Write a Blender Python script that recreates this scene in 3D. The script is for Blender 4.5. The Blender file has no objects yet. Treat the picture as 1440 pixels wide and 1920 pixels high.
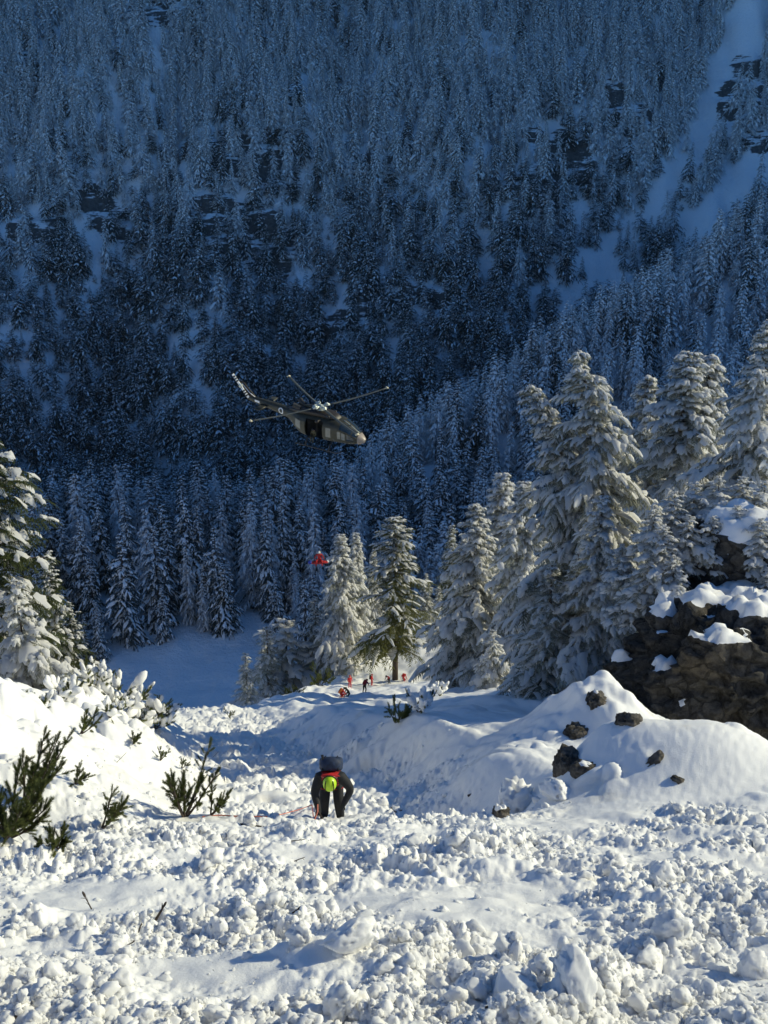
import bpy, bmesh, math, random
import numpy as np
from mathutils import Vector, Matrix, Quaternion

# ------------------------------------------------------------------ camera, sky, sun, exposure
SC = bpy.context.scene
COL = SC.collection
PITCH = math.radians(16.0)
FOC = 1900.0                     # focal length in pixels of the 1440x1920 photograph
cam_d = bpy.data.cameras.new('camera'); cam = bpy.data.objects.new('camera', cam_d); COL.objects.link(cam)
cam_d.sensor_fit = 'VERTICAL'; cam_d.sensor_height = 36.0; cam_d.lens = 36.0 * FOC / 1920.0
cam_d.clip_start = 0.1; cam_d.clip_end = 6000.0
cam.location = (0, 0, 0); cam.rotation_euler = (math.pi / 2 - PITCH, 0, 0)
SC.camera = cam
SC.render.resolution_x = 768; SC.render.resolution_y = 1024

SUN_EL = math.radians(28.0)      # sun stands right of the view and ahead of the camera, behind the far ridge's line
SUN_AZ = math.radians(79.0)      # measured from +Y towards +X
sun_dir = Vector((math.sin(SUN_AZ) * math.cos(SUN_EL), math.cos(SUN_AZ) * math.cos(SUN_EL), math.sin(SUN_EL)))
world = bpy.data.worlds.new('World'); SC.world = world; world.use_nodes = True
wn = world.node_tree; wn.nodes.clear()
sky_n = wn.nodes.new('ShaderNodeTexSky'); sky_n.sky_type = 'NISHITA'; sky_n.sun_disc = False
sky_n.sun_elevation = SUN_EL; sky_n.sun_rotation = SUN_AZ; sky_n.altitude = 4000; sky_n.dust_density = 0.0; sky_n.ozone_density = 10.0
bg = wn.nodes.new('ShaderNodeBackground'); bg.inputs[1].default_value = 0.15
wo = wn.nodes.new('ShaderNodeOutputWorld')
wn.links.new(sky_n.outputs[0], bg.inputs[0]); wn.links.new(bg.outputs[0], wo.inputs[0])
sd = bpy.data.lights.new('sun', 'SUN'); sd.energy = 4.7; sd.angle = math.radians(0.53); sd.color = (1.0, 0.85, 0.63)
sun = bpy.data.objects.new('sun', sd); COL.objects.link(sun)
sun.rotation_euler = (-sun_dir).to_track_quat('-Z', 'Y').to_euler()
SC.view_settings.view_transform = 'Standard'; SC.view_settings.look = 'None'
SC.view_settings.exposure = 0.0; SC.view_settings.gamma = 1.0; SC.view_settings.use_curve_mapping = False
SC.view_settings.use_white_balance = True; SC.view_settings.white_balance_temperature = 6250; SC.view_settings.white_balance_tint = -4   # the camera's daylight balance
SC.render.engine = 'CYCLES'
SC.cycles.max_bounces = 6; SC.cycles.diffuse_bounces = 4; SC.cycles.transmission_bounces = 4; SC.cycles.transparent_max_bounces = 4

rng = np.random.default_rng(11)
random.seed(5)

# ------------------------------------------------------------------ projection helpers (place things where they stand)
CP, SP = math.cos(PITCH), math.sin(PITCH)
def unproj(px, py, Y):
    "world point on the line of sight of a photo pixel at ground distance Y"
    a = (px - 720) / FOC; b = (960 - py) / FOC
    d = np.array([a, CP + b * SP, -SP + b * CP])
    return d * (Y / d[1])
def proj(P):
    P = np.asarray(P, float); dep = P[..., 1] * CP - P[..., 2] * SP
    u = P[..., 1] * SP + P[..., 2] * CP
    return 720 + FOC * P[..., 0] / dep, 960 - FOC * u / dep, dep

# ------------------------------------------------------------------ noise
def _h(ix, iy, s):
    h = (ix.astype(np.int64) * 374761393 + iy.astype(np.int64) * 668265263 + s * 974634677) & 0xffffffff
    h = ((h ^ (h >> 13)) * 1274126177) & 0xffffffff
    h = ((h ^ (h >> 16)) * 2246822519) & 0xffffffff
    return ((h ^ (h >> 15)) & 0xffffff) / float(0xffffff)
def vnoise(x, y, s=0):
    ix = np.floor(x); iy = np.floor(y); fx = x - ix; fy = y - iy
    ux = fx * fx * fx * (fx * (fx * 6 - 15) + 10); uy = fy * fy * fy * (fy * (fy * 6 - 15) + 10)
    def g(dx, dy):
        a = _h(ix + dx, iy + dy, s) * 2 * math.pi
        return np.cos(a) * (fx - dx) + np.sin(a) * (fy - dy)
    n0 = g(0, 0) + ux * (g(1, 0) - g(0, 0)); n1 = g(0, 1) + ux * (g(1, 1) - g(0, 1))
    return (n0 + uy * (n1 - n0)) * 1.5
def fbm(x, y, s=0, o=4, g=0.5):
    r = 0; a = 1.0
    for k in range(o):
        r = r + a * vnoise(x, y, s + k * 17); a *= g; x = x * 2.03 + 5.2; y = y * 2.03 + 1.7
    return r
def lumps(x, y, cell, s, dens=0.8, p=0.5):
    "heap of rounded lumps: highest of random domes around each point, 0..1"
    x = x / cell; y = y / cell
    ix = np.floor(x); iy = np.floor(y); out = np.zeros_like(x)
    for dx in (-1, 0, 1):
        for dy in (-1, 0, 1):
            cx = ix + dx; cy = iy + dy
            px = cx + _h(cx, cy, s); py = cy + _h(cx, cy, s + 1)
            r = 0.35 + 0.6 * _h(cx, cy, s + 2); hh = np.where(_h(cx, cy, s + 3) < dens, 0.3 + 0.7 * _h(cx, cy, s + 4), 0.0)
            an = _h(cx, cy, s + 5) * 6.28; ex = x - px; ey = y - py
            e1 = ex * np.cos(an) + ey * np.sin(an); e2 = (-ex * np.sin(an) + ey * np.cos(an)) * (1 + 0.7 * _h(cx, cy, s + 6))
            d = 1 - (e1 * e1 + e2 * e2) / (r * r)
            out = np.maximum(out, hh * np.power(np.maximum(d, 0), p) * r)
    return out
def sm(x, a, b):
    t = np.clip((x - a) / (b - a), 0, 1); return t * t * (3 - 2 * t)
def ip(y, pts):
    a = np.array(pts, float); return np.interp(y, a[:, 0], a[:, 1])

# ------------------------------------------------------------------ the lie of the land
XL = [(0, -11), (8, -8), (10.9, -5.0), (12, -4.2), (13.9, -3.1), (20, -3.8), (35, -6.6), (60, -13), (80, -19), (120, -28), (200, -40)]
XG = [(0, 3.5), (13, 2.2), (15, 1.5), (20, .9), (28, 0.2), (35, -2.6), (50, -6.5), (80, -13), (130, -22), (170, -26), (230, -28)]
ZG = [(-20, 7), (0, -2.43), (12.6, -8.30), (14.4, -9.2), (15.4, -9.9), (17, -11.6), (20, -13.0), (28, -16.8), (42, -23.3), (60, -31.6), (76, -38.6), (82, -41.6), (95, -50), (120, -67), (150, -85), (200, -109), (235, -114.5), (275, -112), (300, -110), (322, -108), (345, -113), (400, -134), (450, -142), (2500, -142)]
ZR = [(-20, 7), (0, -2.43), (13, -8.5), (17, -10.4), (22, -12.3), (28, -14.7), (42, -21.6), (60, -30.6), (80, -40.2), (100, -49.6), (120, -58.6), (131, -63), (150, -65.5), (172, -68), (200, -93), (235, -114.5), (300, -116), (345, -114), (400, -134), (450, -142), (2500, -142)]
ZL = [(-20, 7), (0, -2.43), (8, -6.15), (10.5, -7.1), (13, -7.8), (15, -8.6), (22, -11.5), (35, -17.4), (60, -30), (80, -40.5), (95, -50), (120, -67), (150, -85), (200, -109), (235, -114.5), (275, -112), (300, -109), (345, -114), (400, -134), (450, -142), (2500, -142)]
def masks(x, y):
    xl = ip(y, XL) + 0.5 * fbm(x * .0 + 3.1, y * .35, 41, 2); xg = ip(y, XG) + 0.7 * fbm(x * 0 + 1.3, y * .3, 43, 2)
    wL = sm(x, xl + .6, xl - 3.6 - y * 0.03); wR = sm(x, xg, xg + 2.2 + y * 0.03 + np.clip(y - 100, 0, 120) * .3)
    return wL, wR, xl, xg
def mound(x, y):
    dx = x - 5.7; dy = y - 17.3
    a = np.exp(-np.power((dx / 2.3) ** 2 + (dy / 1.6) ** 2, 1.3)) * 1.35
    b = np.exp(-((x - 9.0) / 3.0) ** 2 - ((y - 16.0) / 1.5) ** 2) * 0.6
    c = np.exp(-((x - 4.2) / .9) ** 2 - ((y - 17.8) / .8) ** 2) * 0.35
    return np.maximum(a, b) + 0.3 * np.minimum(a, b) + c
def debris_mask(x, y, wL, wR):
    jag = 0.7 * fbm(x * .8, y * .8, 77, 3)
    d = 1 - wL * sm(y + jag, 10.9, 11.9) - wR * sm(y + jag, 14.0 - sm(x, 5, 7) * 1.0, 15.0 - sm(x, 5, 7) * 1.0)
    d = d * (1 - sm(mound(x, y), .25, .5) * sm(y, 13.0, 14.5))
    return np.clip(d, 0, 1) * (1 - sm(y, 84, 96))
def wall_h(x, y):
    rav = fbm(x / 120.0, y / 330.0, 5, 3) * 30 + fbm(x / 42.0, y / 120.0, 9, 3) * 9
    z = -56 + 0.9 * (y - 600 + 1.0 * np.clip(x - 350, 0, 900)) + rav          # unseen curve right of the view, added to shade wall and valley
    # terraced rock bands
    cm = cliff_mask(x, y)
    wp = 13 * fbm(x / 38.0, y / 38.0, 21, 3)
    def terr(st, a, b):
        q = (z + wp) / st; f = q - np.floor(q); return (np.floor(q) + sm(f, a, b)) * st - wp
    tz = .6 * terr(19.0, .45, .95) + .4 * terr(7.3, .4, .95)
    z = z + cm * (tz + 3 + 3.0 * fbm(x / 9., y / 9., 23, 3) - z) * 0.95
    top = 1150 + 15 * fbm(x / 300.0, y * 0 + 2, 31, 3)  # unseen crest, set high so its shadow covers the wall
    return np.minimum(z, top + (z - top) * 0.05)
CLIFFS = []      # (x, y, rx, ry) filled from the places where the photo shows bare rock
def cliff_mask(x, y):
    m = np.zeros_like(x)
    for (cx, cy, rx, ry) in CLIFFS:
        m = np.maximum(m, sm(1.25 - np.sqrt(((x - cx) / rx) ** 2 + ((y - cy) / ry) ** 2) + .3 * fbm(x / 25., y / 25., 61, 2), 0, .4))
    return m
def wall_at(px, py):
    "where a line of sight meets the plain far wall"
    b = (960 - py) / FOC; ty = (-SP + b * CP) / (CP + b * SP)
    Y = (-56 - 540) / (ty - 0.9); return (px - 720) / FOC / (CP + b * SP) * Y, Y
for (px, py, rp, rq) in [(460, 300, 90, 55), (440, 430, 120, 50), (215, 395, 60, 35), (520, 200, 50, 35), (1180, 215, 60, 45), (650, 570, 90, 25), (1000, 400, 60, 50), (300, 40, 90, 40), (1050, 300, 60, 50), (90, 130, 60, 30), (1420, 190, 60, 90), (800, 580, 120, 30), (90, 460, 80, 25), (700, 300, 60, 30)]:
    cx, cy = wall_at(px, py); cx2, cy2 = wall_at(px + rp, py); cx3, cy3 = wall_at(px, py - rq)
    CLIFFS.append((cx, cy, cx2 - cx, cy3 - cy))
RIDGE_A = np.array([230., 520., 10.]); RIDGE_B = np.array([-25., 345., -109.])
def spur_h(x, y):
    d = RIDGE_A - RIDGE_B; L2 = d[0] ** 2 + d[1] ** 2
    t = ((x - RIDGE_B[0]) * d[0] + (y - RIDGE_B[1]) * d[1]) / L2
    tc = np.clip(t, -.2, 1.8)
    qx = RIDGE_B[0] + tc * d[0]; qy = RIDGE_B[1] + tc * d[1]; qz = RIDGE_B[2] + tc * d[2] + 5 * fbm(x / 60., y / 60., 13, 3)
    dist = np.hypot(x - qx, y - qy)
    return qz - 0.62 * np.maximum(dist - 6, 0)
def H(x, y, fine=False):
    x = np.asarray(x, float); y = np.asarray(y, float)
    wL, wR, xl, xg = masks(x, y)
    zg = ip(y, ZG); zr = ip(y, ZR); zl = ip(y, ZL)
    near = 1 - sm(y, 130, 230)
    zr = zr + near * 0.17 * np.clip(x - 2.0, 0, 60) * sm(y, 32, 44)
    zl = zl + near * 0.12 * np.clip(xl - 2 - x, 0, 60) * sm(y, 10, 16)
    z = zg + wL * (zl - zg) + wR * (zr - zg)
    z = z + near * mound(x, y) * 1.0
    # rocky knoll on the right
    z = z + 7.2 * np.exp(-((x - 17.5) / 5.2) ** 4 - ((y - 37.5) / 6.0) ** 4) + 2.5 * np.exp(-((x - 12.8) / 3.0) ** 2 - ((y - 36) / 4.0) ** 2)
    z = z + 1.45 * np.exp(-np.power(((x - 5.7) / 1.75) ** 2 + ((y - 25.5) / 2.4) ** 2, 1.4)) * (1 + .25 * fbm(x * .7, y * .7, 333, 3)) - 2.3 * np.exp(-((x - 12.2) / 3.2) ** 2 - ((y - 28.6) / 3.2) ** 2)
    # broad undulations
    z = z + near * sm(y, 12, 25) * 0.35 * fbm(x / 5., y / 7., 3, 3) * (wL + wR)
    z = z + sm(y, 40, 90) * 0.8 * fbm(x / 11., y / 14., 4, 3) * (1 - sm(y, 380, 460))
    z = z + sm(y, 235, 300) * 3.5 * fbm(x / 35., y / 25., 8, 3)
    far = np.maximum(z, np.maximum(wall_h(x, y), spur_h(x, y)))
    k = sm(y, 240, 285)
    z = z + k * (far - z)
    if fine:
        dm = debris_mask(x, y, wL, wR)
        fade = 1 - sm(y, 60, 110)
        wob = 0.12 * fbm(x * 2.1, y * 2.1, 91, 2)
        patch = np.clip(0.72 + 1.15 * fbm(x / 2.2, y / 1.6, 55, 3), 0.06, 1.6)
        d = 0.26 * lumps(x + wob, y - wob, 1.2, 101, .4, .8) + 0.15 * lumps(x + wob, y + wob, 0.36, 111, .5, .65) * patch \
            + 0.095 * lumps(x - wob * .5, y + wob * .5, 0.155, 121, .7, .6) * patch + 0.065 * lumps(x + wob * .3, y, 0.075, 131, .8, .55) * patch * (1 - sm(y, 18, 30))
        d = d + 0.10 * fbm(x * .9, y * .9, 141, 3) + 0.035 * patch * fbm(x * 7, y * 7, 145, 3, .6)
        z = z + dm * fade * (d * (1 + .9 * sm(y, 17, 34)) - 0.12)
        # windblown and draped snow pillows on the left bank
        lw = wL * sm(y, 10.9, 13) * (1 - sm(y, 60, 90))
        pil = 1.0 * lumps(x + wob, y * .8, 1.5, 201, .7, .55) + .5 * lumps(x, y * .8, .7, 211, .55, .5)
        z = z + lw * (pil * (0.55 + 0.6 * sm(x, -4.5, -8.5) * sm(y, 14, 20)) + 0.07 * fbm(x * 2., y * 2., 13, 3) + .10 * lumps(x, y, .42, 215, .4, .7) * sm(fbm(x * .5, y * .5, 216, 2), -.05, .3) - .12)
        rw = wR * sm(y, 15, 20) * (1 - sm(y, 130, 160))
        z = z + rw * (0.5 * lumps(x + y * .3, y * .4, 2.6, 225, .7, .8) + 0.26 * lumps(x + y * .25, y * .35, 1.1, 221, .6, .8) + .06 * fbm(x * 1.5 + y * .5, y * .4, 23, 3)) * sm(y, 17, 24)
        sp = (1 - dm) * (1 - sm(y, 22, 30)) * sm(fbm(x * .45, y * .45, 88, 2), .12, .5)
        z = z + sp * .2 * lumps(x, y, .34, 231, .35, .6) + (1 - dm) * .012 * fbm(x * 6, y * 6, 19, 2) * (1 - sm(y, 30, 60))
    return z
def Hs(x, y, fine=True): return float(H(np.array([x]), np.array([y]), fine)[0])
def ground_hit(px, py, y0=5.0, y1=320.0, fine=True):
    "first point of the land on the line of sight of a photo pixel"
    b = (960 - py) / FOC; a = (px - 720) / FOC; d = np.array([a, CP + b * SP, -SP + b * CP]); d = d / d[1]
    Y = np.exp(np.linspace(math.log(y0), math.log(y1), 6000))
    hz = H(d[0] * Y, Y, fine); k = np.argmax(hz >= d[2] * Y)
    y = Y[k]; return np.array([d[0] * y, y, hz[k]])

# ------------------------------------------------------------------ materials
def new_mat(name):
    m = bpy.data.materials.new(name); m.use_nodes = True
    nt = m.node_tree; b = nt.nodes['Principled BSDF']; return m, nt, b
def nd(nt, t, **kw):
    n = nt.nodes.new(t)
    for k, v in kw.items():
        if k in n.inputs.keys() if hasattr(n.inputs, 'keys') else False: n.inputs[k].default_value = v
        else: setattr(n, k, v)
    return n
def noise_node(nt, scale, detail=4, rough=.55, coord='Object'):
    tc = nt.nodes.new('ShaderNodeTexCoord'); n = nt.nodes.new('ShaderNodeTexNoise')
    n.inputs['Scale'].default_value = scale; n.inputs['Detail'].default_value = detail; n.inputs['Roughness'].default_value = rough
    nt.links.new(tc.outputs[coord], n.inputs['Vector']); return n
def ramp(nt, src, stops):
    r = nt.nodes.new('ShaderNodeValToRGB'); nt.links.new(src, r.inputs[0])
    els = r.color_ramp.elements
    while len(els) < len(stops): els.new(.5)
    for e, (p, c) in zip(els, stops): e.position = p; e.color = (*c, 1) if len(c) == 3 else c
    return r
def bump(nt, b, src, strength, dist):
    bp = nt.nodes.new('ShaderNodeBump'); bp.inputs['Strength'].default_value = strength; bp.inputs['Distance'].default_value = dist
    nt.links.new(src, bp.inputs['Height']); nt.links.new(bp.outputs[0], b.inputs['Normal']); return bp
def simple(name, col, rough=.6, metal=0, var=0.25, scale=6, spec=.4, bumpy=0):
    m, nt, b = new_mat(name)
    n = noise_node(nt, scale)
    lo = tuple(c * (1 - var) for c in col); hi = tuple(min(1, c * (1 + var)) for c in col)
    r = ramp(nt, n.outputs['Fac'], [(.3, lo), (.7, hi)])
    nt.links.new(r.outputs[0], b.inputs['Base Color'])
    b.inputs['Roughness'].default_value = rough; b.inputs['Metallic'].default_value = metal; b.inputs['Specular IOR Level'].default_value = spec
    if bumpy: bump(nt, b, n.outputs['Fac'], .6, bumpy)
    return m
def make_snow(name, dirt=True):
    m, nt, b = new_mat(name)
    n = noise_node(nt, .55, 5, .6)
    c2 = (.80, .755, .66) if dirt else (.86, .86, .855)
    r = ramp(nt, n.outputs['Fac'], [(.3, (.875, .87, .855)), (.60, (.87, .865, .85)), (.78, c2)])
    nt.links.new(r.outputs[0], b.inputs['Base Color'])
    b.inputs['Roughness'].default_value = .75; b.inputs['Specular IOR Level'].default_value = .25
    b.inputs['Subsurface Weight'].default_value = .7 if dirt else 0.0; b.inputs['Subsurface Radius'].default_value = (1, 1, 1); b.inputs['Subsurface Scale'].default_value = .035
    n2 = noise_node(nt, 34, 5, .7); bump(nt, b, n2.outputs['Fac'], .5, .02)
    return m
M_SNOW = make_snow('snow_ground'); M_SNOWP = make_snow('snow_clean', False); M_SNOWT = make_snow('snow_on_twigs', False)
_nt = M_SNOWT.node_tree; _tr = _nt.nodes.new('ShaderNodeBsdfTranslucent'); _tr.inputs[0].default_value = (.86, .85, .82, 1); _ms = _nt.nodes.new('ShaderNodeMixShader'); _ms.inputs[0].default_value = .5
_nt.links.new(_nt.nodes['Principled BSDF'].outputs[0], _ms.inputs[1]); _nt.links.new(_tr.outputs[0], _ms.inputs[2]); _nt.links.new(_ms.outputs[0], _nt.nodes['Material Output'].inputs[0])
def make_mountain():
    m, nt, b = new_mat('snow_and_rock')
    g = nt.nodes.new('ShaderNodeNewGeometry'); s = nt.nodes.new('ShaderNodeSeparateXYZ'); nt.links.new(g.outputs['Normal'], s.inputs[0])
    n = noise_node(nt, .09, 7, .72); at = nt.nodes.new('ShaderNodeAttribute'); at.attribute_name = 'bare_rock'; n3 = noise_node(nt, .5, 4, .7)
    ad = nt.nodes.new('ShaderNodeMath'); ad.operation = 'MULTIPLY_ADD'; ad.inputs[1].default_value = .55; nt.links.new(n.outputs['Fac'], ad.inputs[0]); nt.links.new(s.outputs['Z'], ad.inputs[2])
    tcs = nt.nodes.new('ShaderNodeTexCoord'); mp = nt.nodes.new('ShaderNodeMapping'); mp.inputs['Scale'].default_value = (.06, .06, .45); nt.links.new(tcs.outputs['Object'], mp.inputs['Vector'])
    ns = nt.nodes.new('ShaderNodeTexNoise'); ns.inputs['Scale'].default_value = 1.0; ns.inputs['Detail'].default_value = 6; ns.inputs['Roughness'].default_value = .7; nt.links.new(mp.outputs[0], ns.inputs['Vector'])
    sq = nt.nodes.new('ShaderNodeMath'); sq.operation = 'MULTIPLY_ADD'; sq.inputs[1].default_value = 2.0; sq.inputs[2].default_value = -1.0; nt.links.new(ns.outputs['Fac'], sq.inputs[0])
    sx = nt.nodes.new('ShaderNodeMath'); sx.operation = 'MULTIPLY'; nt.links.new(sq.outputs[0], sx.inputs[0]); nt.links.new(at.outputs['Fac'], sx.inputs[1])
    s0 = nt.nodes.new('ShaderNodeMath'); s0.operation = 'ADD'; nt.links.new(sx.outputs[0], s0.inputs[0]); nt.links.new(ad.outputs[0], s0.inputs[1]); ad = s0
    sb = nt.nodes.new('ShaderNodeMath'); sb.operation = 'MULTIPLY_ADD'; sb.inputs[1].default_value = -.34; nt.links.new(at.outputs['Fac'], sb.inputs[0]); nt.links.new(ad.outputs[0], sb.inputs[2])
    r = ramp(nt, sb.outputs[0], [(.66, (0, 0, 0)), (.74, (1, 1, 1))])
    rk = ramp(nt, n3.outputs['Fac'], [(.3, (.035, .034, .034)), (.7, (.12, .115, .105))])
    mx = nt.nodes.new('ShaderNodeMix'); mx.data_type = 'RGBA'
    nt.links.new(r.outputs[0], mx.inputs['Factor']); nt.links.new(rk.outputs[0], mx.inputs['A']); mx.inputs['B'].default_value = (.86, .86, .86, 1)
    nt.links.new(mx.outputs['Result'], b.inputs['Base Color']); b.inputs['Roughness'].default_value = .85
    bump(nt, b, n3.outputs['Fac'], .7, 1.2); return m
M_MOUNT = make_mountain()
def make_rock(name, a, c, snowy=0.0):
    m, nt, b = new_mat(name)
    n = noise_node(nt, 1.1, 8, .72); n2 = noise_node(nt, 9, 8, .75); n4 = noise_node(nt, .5, 3, .5)
    tc = nt.nodes.new('ShaderNodeTexCoord'); vo = nt.nodes.new('ShaderNodeTexVoronoi'); vo.feature = 'DISTANCE_TO_EDGE'; vo.inputs['Scale'].default_value = 1.6
    wv = nt.nodes.new('ShaderNodeVectorMath'); wv.operation = 'MULTIPLY_ADD'; nt.links.new(n.outputs['Color'], wv.inputs[0]); wv.inputs[1].default_value = (.7, .7, .7); nt.links.new(tc.outputs['Object'], wv.inputs[2]); nt.links.new(wv.outputs[0], vo.inputs['Vector'])
    ad = nt.nodes.new('ShaderNodeMath'); ad.operation = 'MULTIPLY_ADD'; ad.inputs[1].default_value = .55; nt.links.new(n2.outputs['Fac'], ad.inputs[0])
    a2 = nt.nodes.new('ShaderNodeMath'); a2.operation = 'MULTIPLY'; a2.inputs[1].default_value = .5; nt.links.new(n.outputs['Fac'], a2.inputs[0]); nt.links.new(a2.outputs[0], ad.inputs[2])
    r = ramp(nt, ad.outputs[0], [(.40, a), (.52, c), (.64, tuple(v * 1.7 for v in c))])
    rust = ramp(nt, n4.outputs['Fac'], [(.45, (1, 1, 1)), (.7, (1.0, .90, .76))])
    mx = nt.nodes.new('ShaderNodeMix'); mx.data_type = 'RGBA'; mx.blend_type = 'MULTIPLY'; mx.inputs['Factor'].default_value = 1
    nt.links.new(r.outputs[0], mx.inputs['A']); nt.links.new(rust.outputs[0], mx.inputs['B'])
    nt.links.new(mx.outputs['Result'], b.inputs['Base Color']); b.inputs['Roughness'].default_value = .9; b.inputs['Specular IOR Level'].default_value = .2
    cr = ramp(nt, vo.outputs['Distance'], [(.0, (0, 0, 0)), (.09, (1, 1, 1))])
    sm_ = nt.nodes.new('ShaderNodeMath'); sm_.operation = 'MULTIPLY_ADD'; sm_.inputs[1].default_value = .7; nt.links.new(cr.outputs[0], sm_.inputs[0]); nt.links.new(ad.outputs[0], sm_.inputs[2])
    bump(nt, b, sm_.outputs[0], 1.0, .14); return m
M_ROCK = make_rock('limestone', (.018, .018, .017), (.072, .068, .062))
M_ROCK2 = make_rock('limestone_near', (.035, .033, .030), (.145, .133, .115))
def make_leaf(name, lo, hi, trans=.35):
    m, nt, b = new_mat(name)
    oi = nt.nodes.new('ShaderNodeObjectInfo'); n = noise_node(nt, 1.7, 3)
    ad = nt.nodes.new('ShaderNodeMath'); ad.operation = 'MULTIPLY_ADD'; ad.inputs[1].default_value = .35; nt.links.new(oi.outputs['Random'], ad.inputs[0]); nt.links.new(n.outputs['Fac'], ad.inputs[2])
    r = ramp(nt, ad.outputs[0], [(.35, lo), (.95, hi)])
    nt.links.new(r.outputs[0], b.inputs['Base Color']); b.inputs['Roughness'].default_value = .7; b.inputs['Specular IOR Level'].default_value = .25
    tr = nt.nodes.new('ShaderNodeBsdfTranslucent'); ms = nt.nodes.new('ShaderNodeMixShader'); ms.inputs[0].default_value = trans
    nt.links.new(r.outputs[0], tr.inputs[0]); out = nt.nodes['Material Output']
    nt.links.new(b.outputs[0], ms.inputs[1]); nt.links.new(tr.outputs[0], ms.inputs[2]); nt.links.new(ms.outputs[0], out.inputs[0])
    return m
M_NEED = make_leaf('spruce_needles', (.020, .030, .014), (.060, .078, .030))
M_NEEDG = make_leaf('sunlit_larch_needles', (.075, .085, .022), (.17, .17, .05), .5)
M_NEEDF = make_leaf('far_needles', (.022, .030, .024), (.040, .052, .038), .2)
M_RIME = make_leaf('rime_covered_needles', (.42, .44, .45), (.72, .74, .75), .2)
M_RIMEM = make_leaf('frosty_needles', (.18, .20, .20), (.44, .46, .46), .2)
M_RIMED = make_leaf('lightly_rimed_needles', (.04, .05, .048), (.12, .135, .13), .2)
M_MUGO = make_leaf('mountain_pine_needles', (.07, .085, .025), (.18, .20, .065), .5)
M_BROWN = make_leaf('brown_leaves', (.12, .085, .04), (.26, .20, .10), .4)
M_BARK = simple('bark', (.075, .055, .042), .9, var=.5, scale=9, bumpy=.03)
M_TWIG = simple('dead_twig', (.06, .045, .035), .9, var=.4, scale=30)

# ------------------------------------------------------------------ object helpers
def mesh_np(name, v, f, mats, smooth=True, midx=None):
    "v: (n,3), f: (m,3|4) int array or list of both"
    me = bpy.data.meshes.new(name)
    v = np.asarray(v, np.float32)
    fl = [np.asarray(a, np.int32) for a in (f if isinstance(f, list) else [f]) if len(a)]
    me.vertices.add(len(v)); me.vertices.foreach_set('co', v.ravel())
    loops = np.concatenate([a.ravel() for a in fl]); sizes = np.concatenate([np.full(len(a), a.shape[1], np.int32) for a in fl])
    me.loops.add(len(loops)); me.loops.foreach_set('vertex_index', loops)
    me.polygons.add(len(sizes)); st = np.zeros(len(sizes), np.int32); st[1:] = np.cumsum(sizes)[:-1]
    me.polygons.foreach_set('loop_start', st)
    if midx is not None: me.polygons.foreach_set('material_index', np.asarray(midx, np.int32))
    me.polygons.foreach_set('use_smooth', np.full(len(sizes), smooth, bool))
    for m in (mats if isinstance(mats, (list, tuple)) else [mats]): me.materials.append(m)
    me.update(calc_edges=True); me.validate(); return me
def link(name, data, parent=None, loc=None):
    o = bpy.data.objects.new(name, data); COL.objects.link(o)
    if parent is not None: o.parent = parent
    if loc is not None: o.location = loc
    return o
def tag(o, label=None, cat=None, group=None, kind=None):
    if label: o['label'] = label
    if cat: o['category'] = cat
    if group: o['group'] = group
    if kind: o['kind'] = kind
    return o
def thing(name, label, cat, loc=(0, 0, 0), rotz=0, group=None):
    o = bpy.data.objects.new(name, None); COL.objects.link(o); o.empty_display_size = .2
    o.location = [float(c) for c in loc]; o.rotation_euler = (0, 0, rotz); return tag(o, label, cat, group)
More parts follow.
